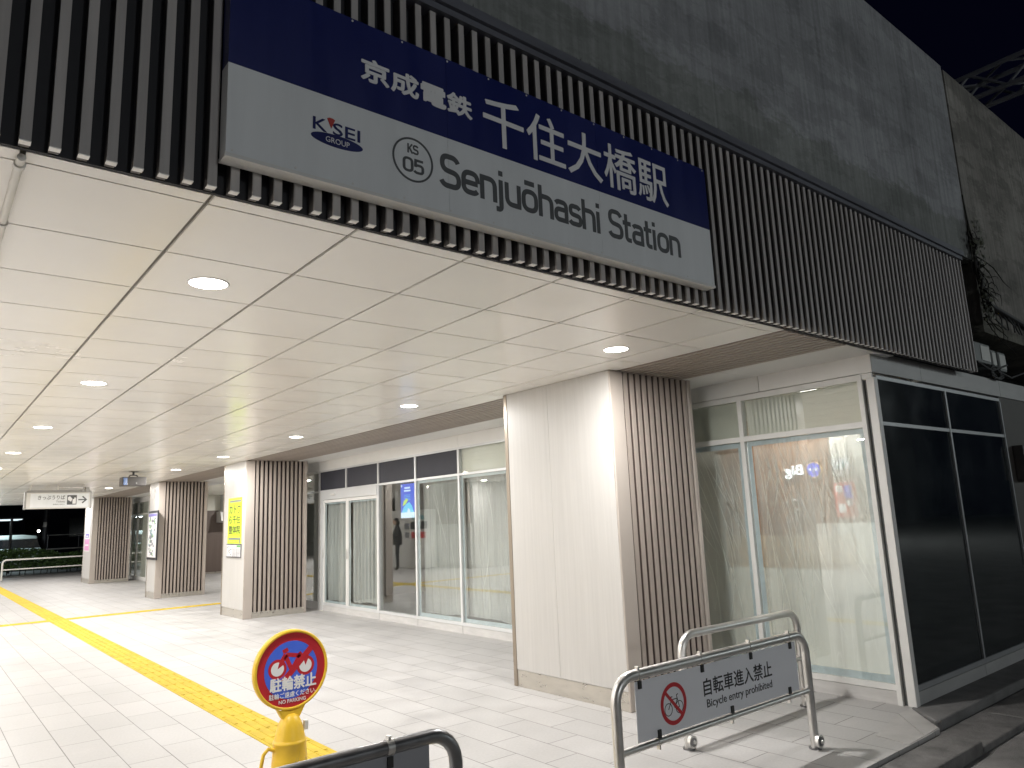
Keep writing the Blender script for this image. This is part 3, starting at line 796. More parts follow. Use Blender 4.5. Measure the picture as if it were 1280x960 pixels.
# ================================================================== shopfronts
def pane(y0, y1, z0, z1, parent, m=None, x=XS + .018, name='pane'):
    return MB(m or M_glass).box(x, x + .008, y0, y1, z0, z1).build(name, parent)
def film(name, y0, y1, z0, z1, x, m, label, amp=.018, freq=9.0, wavy=True, seed=0, creases=0):
    rnd = random.Random(seed)
    ph = [rnd.uniform(0, 6.28) for _ in range(8)]
    ny, nz = 90, 36
    mb = MB(m); vs = []
    for j in range(nz + 1):
        for i in range(ny + 1):
            v = i / ny; w = j / nz
            yy = y0 + (y1 - y0) * v
            zz0 = z0 + (.018 * math.sin(yy * 3 + ph[0]) + .008 * math.sin(yy * 11 + ph[1]) if wavy else 0)
            zz = zz0 + (z1 - zz0) * w
            u = yy * freq + (1 - w) * .6 * math.sin(ph[2] + 2 * w)
            dx = amp * (math.sin(u + ph[3]) + .55 * math.sin(2.3 * u + ph[4] + 1.3 * w) + .3 * math.sin(5.1 * u + ph[5])) * (.35 + .65 * math.sin(math.pi * min(1, w * .9 + .1)))
            vs.append((x + dx, yy, zz))
    fs = [(j * (ny + 1) + i, j * (ny + 1) + i + 1, (j + 1) * (ny + 1) + i + 1, (j + 1) * (ny + 1) + i) for j in range(nz) for i in range(ny)]
    mb.add(vs, fs, None, True)
    for q in range(creases):
        ya = rnd.uniform(y0 + .1 * (y1 - y0), y1 - .02); za = rnd.uniform(z0 + .45 * (z1 - z0), z1 - .01)
        if q % 3: za = z1 - rnd.uniform(0, .12)
        ln = rnd.uniform(.25, 1.1); lean = rnd.uniform(.08, .55); sag = rnd.uniform(-.15, .5); w = rnd.uniform(.001, .0038)
        prev = None
        for t_ in range(15):
            t = t_ / 14; yy = ya - lean * ln * t + sag * t * t * .5; zz = za - ln * t
            if not (y0 + .01 < yy < y1 - .01 and zz > z0 + .06): break
            ww = w * math.sin(math.pi * (t * .94 + .03)) + .0002
            cur = ((x - amp * 2.4 - .002, yy + ww, zz), (x - amp * 2.4 - .002, yy - ww, zz))
            if prev: mb.add([prev[0], prev[1], cur[1], cur[0]], [(0, 1, 2, 3)], M_crease_light)
            prev = cur
    o = mb.build(name)
    return tag(o, label, 'plastic sheet', 'plastic masking sheets behind the shop glass')
def tape_frame(y0, y1, z0, z1, parent, w=.045, top=True):
    t = MB(M_tape); x = XS + .03
    t.box(x, x + .002, y0, y0 + w, z0, z1); t.box(x, x + .002, y1 - w, y1, z0, z1)
    t.box(x, x + .0018, y0 + w, y1 - w, z0, z0 + w * 1.3)
    if top: t.box(x, x + .0018, y0 + w, y1 - w, z1 - w, z1)
    t.build('masking_tape', parent)

s1 = thing('shop_front', 'long glazed shopfront with sliding doors between the two pillars', 'shopfront', (XS, 9.8, 0))
hd = MB(M_header)
yy = 5.67
for a, b in ((5.70, 6.30), (6.306, 8.667), (8.673, 11.047), (11.053, 13.40), (13.406, 14.4)):
    hd.box(XS - .002, XS + .28, a, b, 2.585, ZC - .002)
hd.build('header', s1)
frm = MB(M_alu)
YM = [7.49, 8.68, 9.86, 11.05, 12.24]
frm.box(XS, XS + .07, 5.7, 13.5, 2.553, 2.584)
frm.box(XS - .003, XS + .07, 5.7, 11.05, 2.172, 2.206)
frm.box(XS - .003, XS + .07, 11.05, 13.36, 2.185, 2.206)
frm.box(XS, XS + .07, 5.7, 13.2, .104, .148)
for ym in YM: frm.box(XS - .006, XS + .066, ym - .022, ym + .022, (.148 if ym < 11.1 else 2.19), 2.553)
frm.box(XS - .01, XS + .075, 13.19, 13.27, 0, 2.19)
frm.box(XS - .006, XS + .07, 13.345, 13.40, 0, 2.553)
frm.box(XS, XS + .06, 13.41, 14.4, 2.17, 2.20)
frm.build('frame', s1)
MB(M_alu_w).box(XS + .004, XS + .05, 13.27, 13.345, 0, 2.19).build('jamb', s1)
bp = MB(M_base)
for a, b in ((5.7, 8.675), (8.685, 9.855), (9.865, 11.045), (11.055, 12.235), (12.245, 13.19)): bp.box(XS + .002, XS + .07, a, b, 0, .1)
bp.box(XS + .01, XS + .07, 13.41, 14.4, 0, .14)
bp.build('base_panel', s1)
for a, b in ((8.70, 9.84), (9.88, 11.03), (11.07, 12.22), (12.26, 13.345)):
    MB(M_dark).box(XS + .012, XS + .03, a, b, 2.207, 2.552).build('dark_transom_panel', s1)
for a, b in ((7.51, 8.66), (5.7, 7.47)):
    pane(a, b, 2.207, 2.552, s1, name='transom_pane')
    MB(M_board).box(XS + .05, XS + .06, a, b, 2.207, 2.552).build('transom_board', s1)
pane(13.41, 14.38, 2.2, 2.58, s1, name='transom_pane'); pane(13.41, 14.38, .14, 2.17, s1)
pane(5.7, 7.47, .148, 2.172, s1); pane(7.51, 8.66, .148, 2.172, s1); pane(8.70, 9.84, .148, 2.172, s1); pane(9.88, 11.03, .148, 2.172, s1)
dh = MB(M_alu).box(XS - .02, XS + .09, 11.076, 13.19, 2.02, 2.184).build('door_header', s1, bevel=.004)
MB(M_frame_w).box(XS - .045, XS - .021, 12.62, 12.80, 2.09, 2.125).build('door_sensor', s1, bevel=.008)
for a, b in ((11.078, 12.20), (12.215, 13.188)):
    dr = MB(M_alu_w)
    dr.box(XS + .006, XS + .05, a, a + .045, .03, 2.018).box(XS + .006, XS + .05, b - .045, b, .03, 2.018)
    dr.box(XS + .007, XS + .049, a + .046, b - .046, 1.965, 2.017).box(XS + .007, XS + .049, a + .046, b - .046, .03, .15)
    d_ = dr.build('sliding_door', s1)
    pane(a + .046, b - .046, .151, 1.964, d_)
    MB(M_steel).tube([(XS - .02, b - .022, .95), (XS - .02, b - .022, 1.12)], .008, 8).build('handle', d_)
for a, b in ((7.512, 8.658), (8.702, 9.838)): tape_frame(a, b, .149, 2.171, s1, .04)
for a, b in ((11.126, 12.152), (12.262, 13.14)): tape_frame(a, b, .152, 1.963, s1, .03)
film('plastic_sheet', 12.27, 13.13, .17, 1.95, XS + .09, M_film3, 'grey plastic sheet in vertical folds behind the left sliding door', .032, 40, True, 1)
film('plastic_sheet', 11.13, 12.15, .22, 1.95, XS + .09, M_film3, 'grey pleated plastic sheet with a wavy hem behind the right sliding door', .034, 40, True, 2)
film('plastic_sheet', 8.71, 9.83, .21, 2.16, XS + .12, M_film, 'thin clear plastic sheet behind the pane right of the blue screen', .014, 12, True, 3, 6)
film('plastic_sheet', 7.5, 8.65, .20, 2.16, XS + .12, M_film, 'crumpled clear plastic sheet behind the pane beside the wide white pillar', .018, 12, True, 4, 9)
rm = MB(M_room)
rm.box(10.2, 10.3, 5.6, 14.5, 0, 2.8).box(6.2, 10.2, 14.42, 14.5, 0, 2.8).box(6.2, 10.2, 5.60, 5.68, 0, 2.8).box(6.34, 10.2, 5.68, 14.42, 2.72, 2.79)
rm.box(6.14, 10.2, 5.68, 14.42, .001, .012)
o = rm.build('room_shell'); tag(o, 'bare grey room behind the long shopfront glass', 'room', None, 'structure')
# orange patch seen low behind the last pane: a stack of boards in the room
bd = MB(M_orange)
for i in range(5): bd.box(6.45 + i * .035, 6.48 + i * .035, 7.35, 8.02 - i * .03, .013, .62 - i * .03)
o = bd.build('board_stack'); tag(o, 'orange boards leaning low behind the glass next to the wide pillar', 'boards')

# lit advertising screen hung inside
scx = XS + .10
sc = thing('advertising_screen', 'tall lit blue advertising screen hanging behind the shop glass', 'screen', (scx, 10.1, 1.6))
MB(M_frame_b).box(scx, scx + .05, 10.045, 10.485, 1.60, 2.165).build('case', sc, bevel=.004)
MB(E_scr_blue).box(scx - .003, scx - .0005, 10.055, 10.475, 1.612, 2.155).build('display', sc)
def fl2(pts, f_, pl_, t_, m_): flat(ml, [(a + .16, b) for a, b in pts], f_, pl_, t_, m_)
ml = MB(E_scr_white)
fl2([(10.315, 1.612), (9.895, 1.612), (9.895, 1.70), (10.315, 1.70)], '-x', scx - .003, .0015, E_scr_white)
fl2(circle_pts(10.285, 2.125, .02, n=16), '-x', scx - .003, .0015, E_scr_white)
for yy, zz, ww in ((10.11, 2.075, .17), (10.11, 2.03, .2)): fl2([(yy + ww / 2, zz), (yy - ww / 2, zz), (yy - ww / 2, zz + .027), (yy + ww / 2, zz + .027)], '-x', scx - .003, .0012, E_scr_white)
for q in range(4): fl2([(10.2, 1.97 - q * .025), (10.02, 1.97 - q * .025), (10.02, 1.976 - q * .025), (10.2, 1.976 - q * .025)], '-x', scx - .003, .0012, E_scr_cyan)
fl2([(10.29, 1.70), (9.92, 1.70), (9.97, 1.80), (10.05, 1.86), (10.13, 1.84), (10.22, 1.79)], '-x', scx - .003, .0012, E_scr_cyan)
fl2([(10.26, 1.80), (10.17, 1.83), (10.08, 1.90), (10.14, 1.92), (10.22, 1.88)], '-x', scx - .003, .0022, E_scr_lime)
fl2([(10.12, 1.70), (10.02, 1.70), (10.04, 1.75), (10.09, 1.77)], '-x', scx - .003, .0022, E_scr_white)
ml.build('advert_art', sc)
MB(M_frame_g).tube([(scx + .03, 10.26, 2.165), (scx + .03, 10.26, 2.72)], .012, 8).build('hanger', sc)

# ---------------------------------------------------------------- corner shop
s2 = thing('corner_shop', 'corner shop with a lit cream window and black glass on the street side', 'shop', (XS, 2.7, 0))
SY0 = 2.70
hd = MB(M_header)
for a, b in ((2.702, 3.747), (3.753, 5.6)): hd.box(XS, XS + .30, a, b, 2.612, ZC + .03)
hd.build('header', s2)
hs_ = MB(M_sheader)
for a, b in ((XS + .006, 7.008), (7.012, 9.0), (9.006, 14)): hs_.box(a, b, SY0 - .002, SY0 + (.0015 if a < 6.2 else .3), 2.613, 2.79)
hs_.build('street_header', s2)
fr = MB(M_alu_w)
fr.box(XS + .004, XS + .07, 2.83, 5.6, 2.556, 2.606)
fr.box(XS - .004, XS + .066, 2.83, 5.6, 2.165, 2.212)
fr.box(XS, XS + .07, 2.83, 5.6, .104, .150)
fr.box(XS - .006, XS + .064, 3.955, 4.0, .150, 2.556)
fr.box(XS - .008, XS + .05, 2.793, 2.829, 0, 2.606)
fr.box(XS, XS + .02, 2.707, 2.79, 2.56, 2.606)
fr.build('frame', s2)
fr = MB(M_sframe)
fr.box(6.125, 8.96, SY0 + .006, SY0 + .07, 2.560, 2.592)
fr.box(6.125, 8.93, SY0 + .001, SY0 + .07, 2.172, 2.202)
fr.box(6.125, 8.93, SY0 + .004, SY0 + .07, .104, .146)
fr.box(7.490, 7.523, SY0 - .003, SY0 + .066, .150, 2.559)
fr.box(8.93, 8.955, SY0 - .003, SY0 + .066, 0, 2.559)
fr.build('street_frame', s2)
MB(M_boxg).box(XS + .03, XS + .10, 2.762, 2.792, 0, 2.558).build('corner_groove', s2)
MB(M_alu_w).box(XS + .004, 6.122, 2.694, 2.760, 0, 2.57).build('corner_post', s2, bevel=.004)
bp = MB(M_base)
for a, b in ((2.83, 3.96), (3.97, 5.6)): bp.box(XS + .003, XS + .07, a, b, 0, .1)
bp.build('base_panel', s2)
bp = MB(M_sheader)
for a, b in ((6.124, 7.503), (7.511, 8.928)): bp.box(a, b, SY0 + .003, SY0 + .06, .0, .1)
bp.build('street_base_panel', s2)
for a, b in ((2.83, 3.954), (4.001, 5.6)):
    pane(a, b, .151, 2.164, s2, M_glass2); pane(a, b, 2.213, 2.555, s2, name='transom_pane')
    MB(M_board).box(XS + .07, XS + .08, a, b, 2.213, 2.555).build('transom_board', s2)
for a, b in ((6.126, 7.489), (7.524, 8.929)):
    MB(M_darkglass).box(a, b, SY0 + .012, SY0 + .022, .147, 2.171).build('dark_pane', s2)
    MB(M_darkglass).box(a, b, SY0 + .012, SY0 + .022, 2.203, 2.559).build('dark_transom_pane', s2)
tape_frame(2.832, 3.952, .152, 2.163, s2, .045); tape_frame(4.003, 5.59, .152, 2.163, s2, .05)
film('plastic_sheet', 2.86, 3.93, .20, 2.15, XS + .10, M_film2, 'milky plastic sheet with diagonal creases behind the lit corner window', .016, 9, False, 5, 70)
film('plastic_sheet', 4.01, 5.58, .20, 2.15, XS + .14, M_film, 'clear creased plastic sheet behind the narrow pane next to the slatted pillar side', .022, 7, False, 6, 60)
rm = MB(M_roomc)
rm.box(7.6, 7.7, 2.80, 5.58, 0, 2.7).box(6.2, 7.6, 5.50, 5.58, 0, 2.7).box(6.2, 9, 2.775, 2.80, 0, 2.6).box(6.36, 9, 2.8, 5.5, 2.62, 2.66).box(6.14, 7.6, 2.8, 5.5, .001, .012)
o = rm.build('room_shell'); tag(o, 'cream walled room behind the corner window', 'room', None, 'structure')
set_lamp(dup(proto, (6.45, 3.5, 2.618), 'added unseen downlight brightening the corner shop window', GL), .5)  # added lamp, out of view, only there to brighten the window
dw = thing('reflection_panel', 'added brown panel standing in for a mirrored shop sign in the corner window', 'reflection stand-in', (6.75, 3.9, 0))  # added panel standing in for a reflection in the corner glass
MB(M_orange).box(6.75, 6.80, 3.50, 4.75, 1.27, 2.45).build('wood_panel', dw)  # brown of the mirrored facade, made as a solid board
MB(M_tan).box(6.749, 6.80, 3.35, 4.75, .95, 1.269).build('reflected_counter', dw)
MB(M_roomc).box(6.751, 6.80, 3.0, 4.75, .012, .949).box(6.751, 6.80, 3.0, 3.348, .95, 1.269).box(6.751, 6.80, 3.0, 3.498, 1.27, 2.45).build('reflected_lower', dw)
text('Big', 3.785, 3.975, 1.815, 1.945, '+x', 6.72, E_big, dw, 'reflected_letters', bold=.010, depth=.02)
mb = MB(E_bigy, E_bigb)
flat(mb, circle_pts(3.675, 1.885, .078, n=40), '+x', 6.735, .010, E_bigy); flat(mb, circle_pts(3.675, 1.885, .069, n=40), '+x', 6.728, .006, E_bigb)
mb.build('reflected_round_sign', dw)
text('Big-A', 3.625, 3.725, 1.865, 1.905, '+x', 6.722, E_big, dw, 'reflected_letters', bold=.02, depth=.004)
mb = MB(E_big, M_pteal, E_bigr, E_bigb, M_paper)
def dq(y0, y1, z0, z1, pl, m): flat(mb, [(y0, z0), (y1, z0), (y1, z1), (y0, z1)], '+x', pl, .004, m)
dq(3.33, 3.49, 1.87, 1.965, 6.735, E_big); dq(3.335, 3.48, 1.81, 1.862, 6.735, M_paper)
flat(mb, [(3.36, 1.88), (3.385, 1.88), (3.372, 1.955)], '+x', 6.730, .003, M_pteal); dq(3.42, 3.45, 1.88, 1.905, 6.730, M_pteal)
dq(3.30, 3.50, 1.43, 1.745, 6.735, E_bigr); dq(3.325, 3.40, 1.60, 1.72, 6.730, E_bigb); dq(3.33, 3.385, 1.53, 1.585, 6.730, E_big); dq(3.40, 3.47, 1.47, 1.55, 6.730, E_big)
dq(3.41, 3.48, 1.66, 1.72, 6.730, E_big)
mb.build('reflected_poster', dw)
mb = MB(M_paper, M_roomc)
for k in range(26):
    yy = random.uniform(3.6, 4.0); zz = 1.35 + .03 * (k % 9) + random.uniform(0, .05); dq(yy, yy + random.uniform(.01, .06), zz, zz + random.uniform(.004, .014), 6.738, M_paper)
mb.build('reflected_goods', dw)

sw = thing('side_wall', 'dark brown wall panel right of the black shop glass', 'wall', (10, SY0, 0))
MB(M_darkwall).box(8.961, 14, SY0 + .012, SY0 + .06, .0, 2.61).build('wall_panel', sw)
bx = thing('meter_box', 'small dark metal box mounted on the wall at the right edge', 'box', (9.25, SY0, 1.7))
MB(M_proj).box(9.13, 9.42, SY0 - .09, SY0 + .011, 1.72, 2.09).build('case', bx, bevel=.008)
MB(M_frame_g).box(9.16, 9.39, SY0 - .096, SY0 - .091, 1.76, 2.05).build('lid', bx)

# third shop, beyond the passage
s3 = thing('shop_front', 'far pale glass shopfront between the framed notice pillar and the last pillar', 'shopfront', (XS, 27, 0))
MB(M_header).box(XS, XS + .2, 25.2, 30.4, 2.585, ZC - .002).build('header', s3)
fr = MB(M_alu_w)
for ym in (25.2, 26.6, 28.05, 28.9, 30.35): fr.box(XS - .006, XS + .06, ym, ym + (.16 if ym == 28.05 else .05), 0, 2.584)
fr.box(XS, XS + .05, 25.25, 30.35, 2.16, 2.2).box(XS, XS + .05, 25.25, 30.35, 0, .12)
fr.build('frame', s3)
for a, b in ((25.25, 26.6), (26.65, 28.05), (28.21, 28.9), (28.95, 30.35)):
    pane(a, b, .12, 2.16, s3); pane(a, b, 2.2, 2.584, s3, name='transom_pane')
MB(M_board).box(XS + .04, XS + .05, 25.25, 30.35, 0.01, 2.7).build('backing_board', s3)
pb = thing('passage_wall', 'dark brown wood wall at the end of the passage between two pillars', 'wall', (10, 28, 0))
MB(M_brown).box(7.6, 13, 28.0, 28.1, .06, 2.25).build('wood_panel', pb)
MB(M_board).box(7.6, 13, 28.0, 28.1, 2.251, 2.8).build('upper_panel', pb)
MB(M_skirt).box(7.6, 13, 27.98, 28.1, 0, .059).build('skirting', pb)
MB(M_panelwhite).box(7.45, 7.6, 26.0, 30.4, 0, 2.8).build('return_wall', pb)
pc = MB(M_board).box(6.35, 14, 14.5, 28, 2.80, 2.84).build('passage_ceiling'); struct('passage_ceiling', pc)
rw = MB(M_panelwhite).box(12.9, 13, 14.5, 28, 0, 2.8).build('passage_side_wall'); tag(rw, 'pale side wall deep in the passage behind the pillars', 'wall')
set_lamp(dup(proto, (8.6, 22.0, 2.80), 'added downlight brightening the brown wall of the passage', GL), .9)
set_lamp(dup(proto, (9.3, 26.0, 2.80), 'added downlight brightening the brown wall of the passage', GL), .9)  # added lamp that lifts the dark brown passage wall
set_lamp(dup(proto, (8.6, 17.0, 2.80), 'added downlight brightening the brown wall of the passage', GL), .9)
dk = thing('duct_cover', 'boxy silver duct cover fixed high on the dark brown passage wall', 'duct', (9.2, 27.8, 1.8))
MB(M_alu).box(8.72, 9.75, 27.45, 27.99, 2.21, 2.26).box(8.78, 9.75, 27.5, 27.99, 2.262, 2.8).build('duct', dk)
MB(M_alu_w).prism([(27.40, 1.86), (27.99, 1.80), (27.99, 2.20), (27.55, 2.20)], 'x', 8.66, 9.75).build('hood', dk)

# ================================================================== bicycle barriers
def rail_path(x0, x1, y, z1, r, bend):
    p = [(x0, y, 0)]
    for a in range(0, 91, 15):
        p.append((x0 + bend - bend * math.cos(math.radians(a)), y, z1 - bend + bend * math.sin(math.radians(a))))
    for a in range(90, -1, -15):
        p.append((x1 - bend + bend * math.cos(math.radians(a)), y, z1 - bend + bend * math.sin(math.radians(a))))
    p.append((x1, y, 0))
    return p
def make_barrier(x0, x1, y, label, m, group='low steel bicycle barriers at the entrance'):
    t = thing('bicycle_barrier', label, 'barrier', ((x0 + x1) / 2, y, 0), group)
    MB(m).tube(rail_path(x0, x1, y, .715, .027, .12), .0275, 18).build('hoop', t)
    MB(m).tube([(x0, y, .36), (x1, y, .36)], .018, 14).build('mid_rail', t)
    for xx in (x0, x1):
        lk = MB(M_steel)
        lk.tube([(xx - .012, y - .028, .055), (xx - .012, y - .052, .055)], .040, 20)
        lk.tube([(xx - .012, y - .052, .055), (xx - .012, y - .056, .055)], .028, 20, M_steeld)
        lk.tube([(xx - .012, y - .056, .055), (xx - .012, y - .066, .055)], .012, 10)
        lk.build('lock_disc', t)
        MB(M_steeld).tube([(xx, y, 0), (xx, y, .012)], .040, 20).build('floor_collar', t)
    return t
def clamps(t, xs_top, xs_bot, y, n='clamp'):
    for xx in xs_top:
        c = MB(M_steel).tube([(xx - .014, y, .715), (xx + .014, y, .715)], .0305, 18)
        c.box(xx - .006, xx + .006, y - .012, y + .012, .745, .756)
        c = c.build('pipe_clamp', t)
        MB(M_clip).box(xx - .012, xx + .012, y - .016, y + .012, .645, .684).build('clip', c)
    for xx in xs_bot:
        c = MB(M_steel).tube([(xx - .012, y, .36), (xx + .012, y, .36)], .0205, 14)
        c.box(xx - .005, xx + .005, y - .01, y + .01, .322, .342)
        c = c.build('pipe_clamp', t)
        MB(M_clip).box(xx - .012, xx + .012, y - .016, y + .012, .379, .42).build('clip', c)
BY = 2.75
ba = make_barrier(2.845, 4.665, BY, 'steel barrier carrying the white bicycle entry prohibited panel', M_steel)
clamps(ba, (3.02, 3.55, 4.03, 4.47), (3.15, 3.80, 4.42), BY)
MB(M_plate).box(2.985, 4.535, BY - .008, BY - .004, .385, .682).build('notice_panel', ba)
PY = BY - .008
text('自転車進入禁止', 3.552, 4.243, .513, .607, '-y', PY, M_black, ba, bold=.012, depth=.001)
text('Bicycle entry prohibited', 3.572, 4.232, .437, .494, '-y', PY, M_black, ba, bold=.006, depth=.001)
pg = MB(M_black, M_red)
cx, cz = 3.285, .525
bk = '-y'
for wx in (-.046, .046): ring(pg, cx + wx, cz - .024, .029, .033, bk, PY, .0008, M_black, 24)
for p, q in (((-.046, -.024), (-.016, .022)), ((-.016, .022), (.032, .022)), ((.032, .022), (.008, -.022)), ((.008, -.022), (-.016, .022)), ((.008, -.022), (.046, -.024)), ((.046, -.024), (.026, .04)), ((.026, .04), (.04, .044)), ((-.016, .022), (-.02, .034)), ((-.032, .036), (-.008, .036))):
    bar2(pg, (cx + p[0], cz + p[1]), (cx + q[0], cz + q[1]), .0045, bk, PY, .0009, M_black)
ring(pg, cx, cz, .086, .108, bk, PY, .0012, M_red, 48)
bar2(pg, (cx - .068, cz + .068), (cx + .068, cz - .068), .018, bk, PY, .0013, M_red)
pg.build('pictogram', ba)
make_barrier(4.11, 5.57, 3.33, 'plain steel hoop barrier standing in front of the slatted pillar side', M_steel)
BC = 2.62
bc = make_barrier(-.05, 1.775, BC, 'steel barrier coloured dark like the sky it mirrors, with a grey panel at the bottom edge of the photo', M_steeld)
clamps(bc, (.35, .93, 1.47), (.3, 1.5), BC)
MB(M_plated).box(.08, 1.645, BC - .008, BC - .004, .385, .690).build('notice_panel', bc)

# ================================================================== round no-parking stand
rx, ry, rz = 1.735, 4.20, .757
rs = thing('sign_stand', 'yellow cone stand with a round red and blue no bicycle parking sign', 'sign', (rx, ry, 0))
dsk = MB(M_yplastic)
n = 56
prof = [(.200, -.012), (.200, -.020), (.205, -.0235), (.213, -.0215), (.217, -.012), (.217, .012), (.213, .0215), (.205, .0235), (.0, .0235)]
vs = []; fs = []
for rr, yy in prof:
    for k in range(n):
        a = 2 * math.pi * k / n; vs.append((rx + rr * math.cos(a), ry + yy, rz + rr * math.sin(a)))
for i in range(len(prof) - 1):
    for k in range(n): fs.append((i * n + k, i * n + (k + 1) % n, (i + 1) * n + (k + 1) % n, (i + 1) * n + k))
dsk.add(vs, fs, None, True)
dsk.build('rim', rs)
RP = ry - .012
fd = MB(M_redp)
flat(fd, circle_pts(rx, rz, .2005, n=56), '-y', RP + .004, .004, M_redp); fd.build('face', rs)
pg = MB(M_bluep, M_redp, M_wh)
bc_, br_ = (rx - .002, rz - .005), .155
# blue field: a disc cut off along the writing, plus the slash over it
flat(pg, [p for p in circle_pts(bc_[0], bc_[1] + .005, br_, n=64)], '-y', RP, .0008, M_bluep)
for wx, wz in ((-.082, .012), (.082, .012)):
    flat(pg, circle_pts(rx + wx, rz + wz, .053, n=28), '-y', RP - .0008, .0006, M_redp)
    flat(pg, [(rx + wx, rz + wz)] + circle_pts(rx + wx, rz + wz, .037, n=24, a0=math.radians(75 if wx < 0 else 110), a1=math.radians(390 if wx < 0 else 425)), '-y', RP - .0014, .0006, M_wh)
for p, q, w in (((-.082, .012), (-.035, .085), .026), ((-.052, .10), (-.022, .112), .022), ((-.035, .085), (.045, .07), .022), ((.045, .07), (.082, .012), .024), ((.045, .07), (.06, .082), .03), ((-.035, .075), (0, .0), .024), ((0, .0), (.045, .07), .02)):
    bar2(pg, (rx + p[0], rz + p[1]), (rx + q[0], rz + q[1]), w, '-y', RP - .0008, .0007, M_redp)
bar2(pg, (rx - .05, rz - .06), (rx + .125, rz + .115), .034, '-y', RP - .0016, .0008, M_redp)
pg.build('pictogram', rs)
# writing, with the big white characters on top
text('駐輪禁止', rx - .125, rx + .147, rz - .108, rz - .032, '-y', RP - .0026, M_wh, rs, bold=.03, depth=.001)
text('駐輪ご遠慮ください。', rx - .128, rx + .150, rz - .146, rz - .116, '-y', RP - .0012, M_wh, rs, bold=.012, depth=.001)
text('NO PARKING', rx - .072, rx + .085, rz - .175, rz - .155, '-y', RP - .0012, M_wh, rs, bold=.015, depth=.001)
yk = MB(M_yplastic).prism([(rx - .088, .568), (rx - .05, .50), (rx + .05, .50), (rx + .088, .568), (rx + .05, .547), (rx, .538), (rx - .05, .547)], 'y', ry - .02, ry + .02)
yk.build('yoke', rs, bevel=.005)
MB(M_wh).lathe([(.007, 0), (.007, .001), (0, .001)], (rx - .066, ry - .0205, .553), 10).build('bolt', rs)
cn = MB(M_yplastic)
cn.lathe([(0, .528), (.026, .523), (.048, .505), (.062, .475), (.074, .435), (.083, .395), (.086, .386), (.091, .383), (.092, .373), (.088, .369), (.094, .30), (.104, .18), (.118, .07), (.123, .05), (.19, .045), (.20, .03), (.20, 0)], (rx, ry, 0), 40)
cn.build('cone', rs)
MB(M_yplastic).tube([(rx - .088, ry, .345), (rx - .122, ry, .360), (rx - .148, ry, .335), (rx - .163, ry, .26), (rx - .168, ry, .14), (rx - .15, ry, .09), (rx - .11, ry, .08)], .010, 12).build('handle', rs)
MB(M_frame_w).box(rx + .073, rx + .097, ry - .03, ry, .425, .475).build('flasher', rs, bevel=.004)
ck = MB(M_bronze)
for k in range(7):
    a = -math.pi / 2 + random.uniform(-.1, .9); z0 = random.uniform(.25, .35)
    pts = []
    for q in range(5):
        zz = z0 - q * .016; rr = .094 + (.28 - zz) * .1 + .0012
        a += random.uniform(-.09, .09)
        pts.append((rx + rr * math.cos(a), ry + rr * math.sin(a), zz))
    ck.tube(pts, .0011, 5)
ck.build('scuff', rs)

# ================================================================== hanging ticket sign
hy = 20.5
hs = thing('hanging_sign', 'white hanging sign pointing right to the ticket machines', 'sign', (2.67, hy, ZC))
MB(M_frame_w).box(2.02, 3.335, hy, hy + .16, 2.205, 2.58).build('case', hs, bevel=.006)
MB(M_frame_g).box(1.985, 2.019, hy - .01, hy + .17, 2.195, 2.60).build('end_cap', hs)
MB(M_frame_g).box(3.336, 3.37, hy - .01, hy + .17, 2.20, 2.60).build('end_cap', hs)
MB(M_signwhite).box(2.10, 3.30, hy - .004, hy - .001, 2.235, 2.555).build('face', hs)
MB(M_frame_g).box(2.02, 3.33, hy + .02, hy + .10, 2.585, 2.64).build('top_rail', hs)
hm = MB(M_frame_w)
for xx in (2.1, 2.65, 3.2): hm.tube([(xx, hy + .06, 2.64), (xx, hy + .06, ZC)], .015, 8)
hm.build('hanger', hs)
MB(M_frame_g).box(3.14, 3.20, hy - .02, hy + .03, 2.59, 2.66).box(3.22, 3.30, hy - .02, hy + .06, 2.59, 2.70).build('bracket', hs)
HF = hy - .004
text('きっぷうりば', 2.25, 2.80, 2.415, 2.515, '-y', HF, M_grey, hs, bold=.01)
text('Tickets', 2.62, 2.80, 2.345, 2.39, '-y', HF, M_grey, hs, bold=.004)
text('售票处 매표소', 2.56, 2.80, 2.285, 2.315, '-y', HF, M_grey, hs)
ic = MB(M_grey, M_wh)
flat(ic, [(2.845, 2.29), (3.045, 2.29), (3.045, 2.515), (2.845, 2.515)], '-y', HF, .002, M_grey)
flat(ic, [(2.862, 2.40), (2.93, 2.36), (2.955, 2.43), (2.90, 2.49), (2.862, 2.47)], '-y', HF - .002, .001, M_wh)
flat(ic, [(2.96, 2.31), (3.03, 2.31), (3.03, 2.44), (3.005, 2.47), (2.985, 2.42), (2.96, 2.42)], '-y', HF - .002, .001, M_wh)
ic.build('ticket_pictogram', hs)
ar = MB(M_grey)
bar2(ar, (3.08, 2.405), (3.24, 2.405), .028, '-y', HF, .002, M_grey)
bar2(ar, (3.165, 2.485), (3.255, 2.397), .03, '-y', HF, .0025, M_grey); bar2(ar, (3.165, 2.325), (3.255, 2.413), .03, '-y', HF, .003, M_grey)
ar.build('arrow', hs)

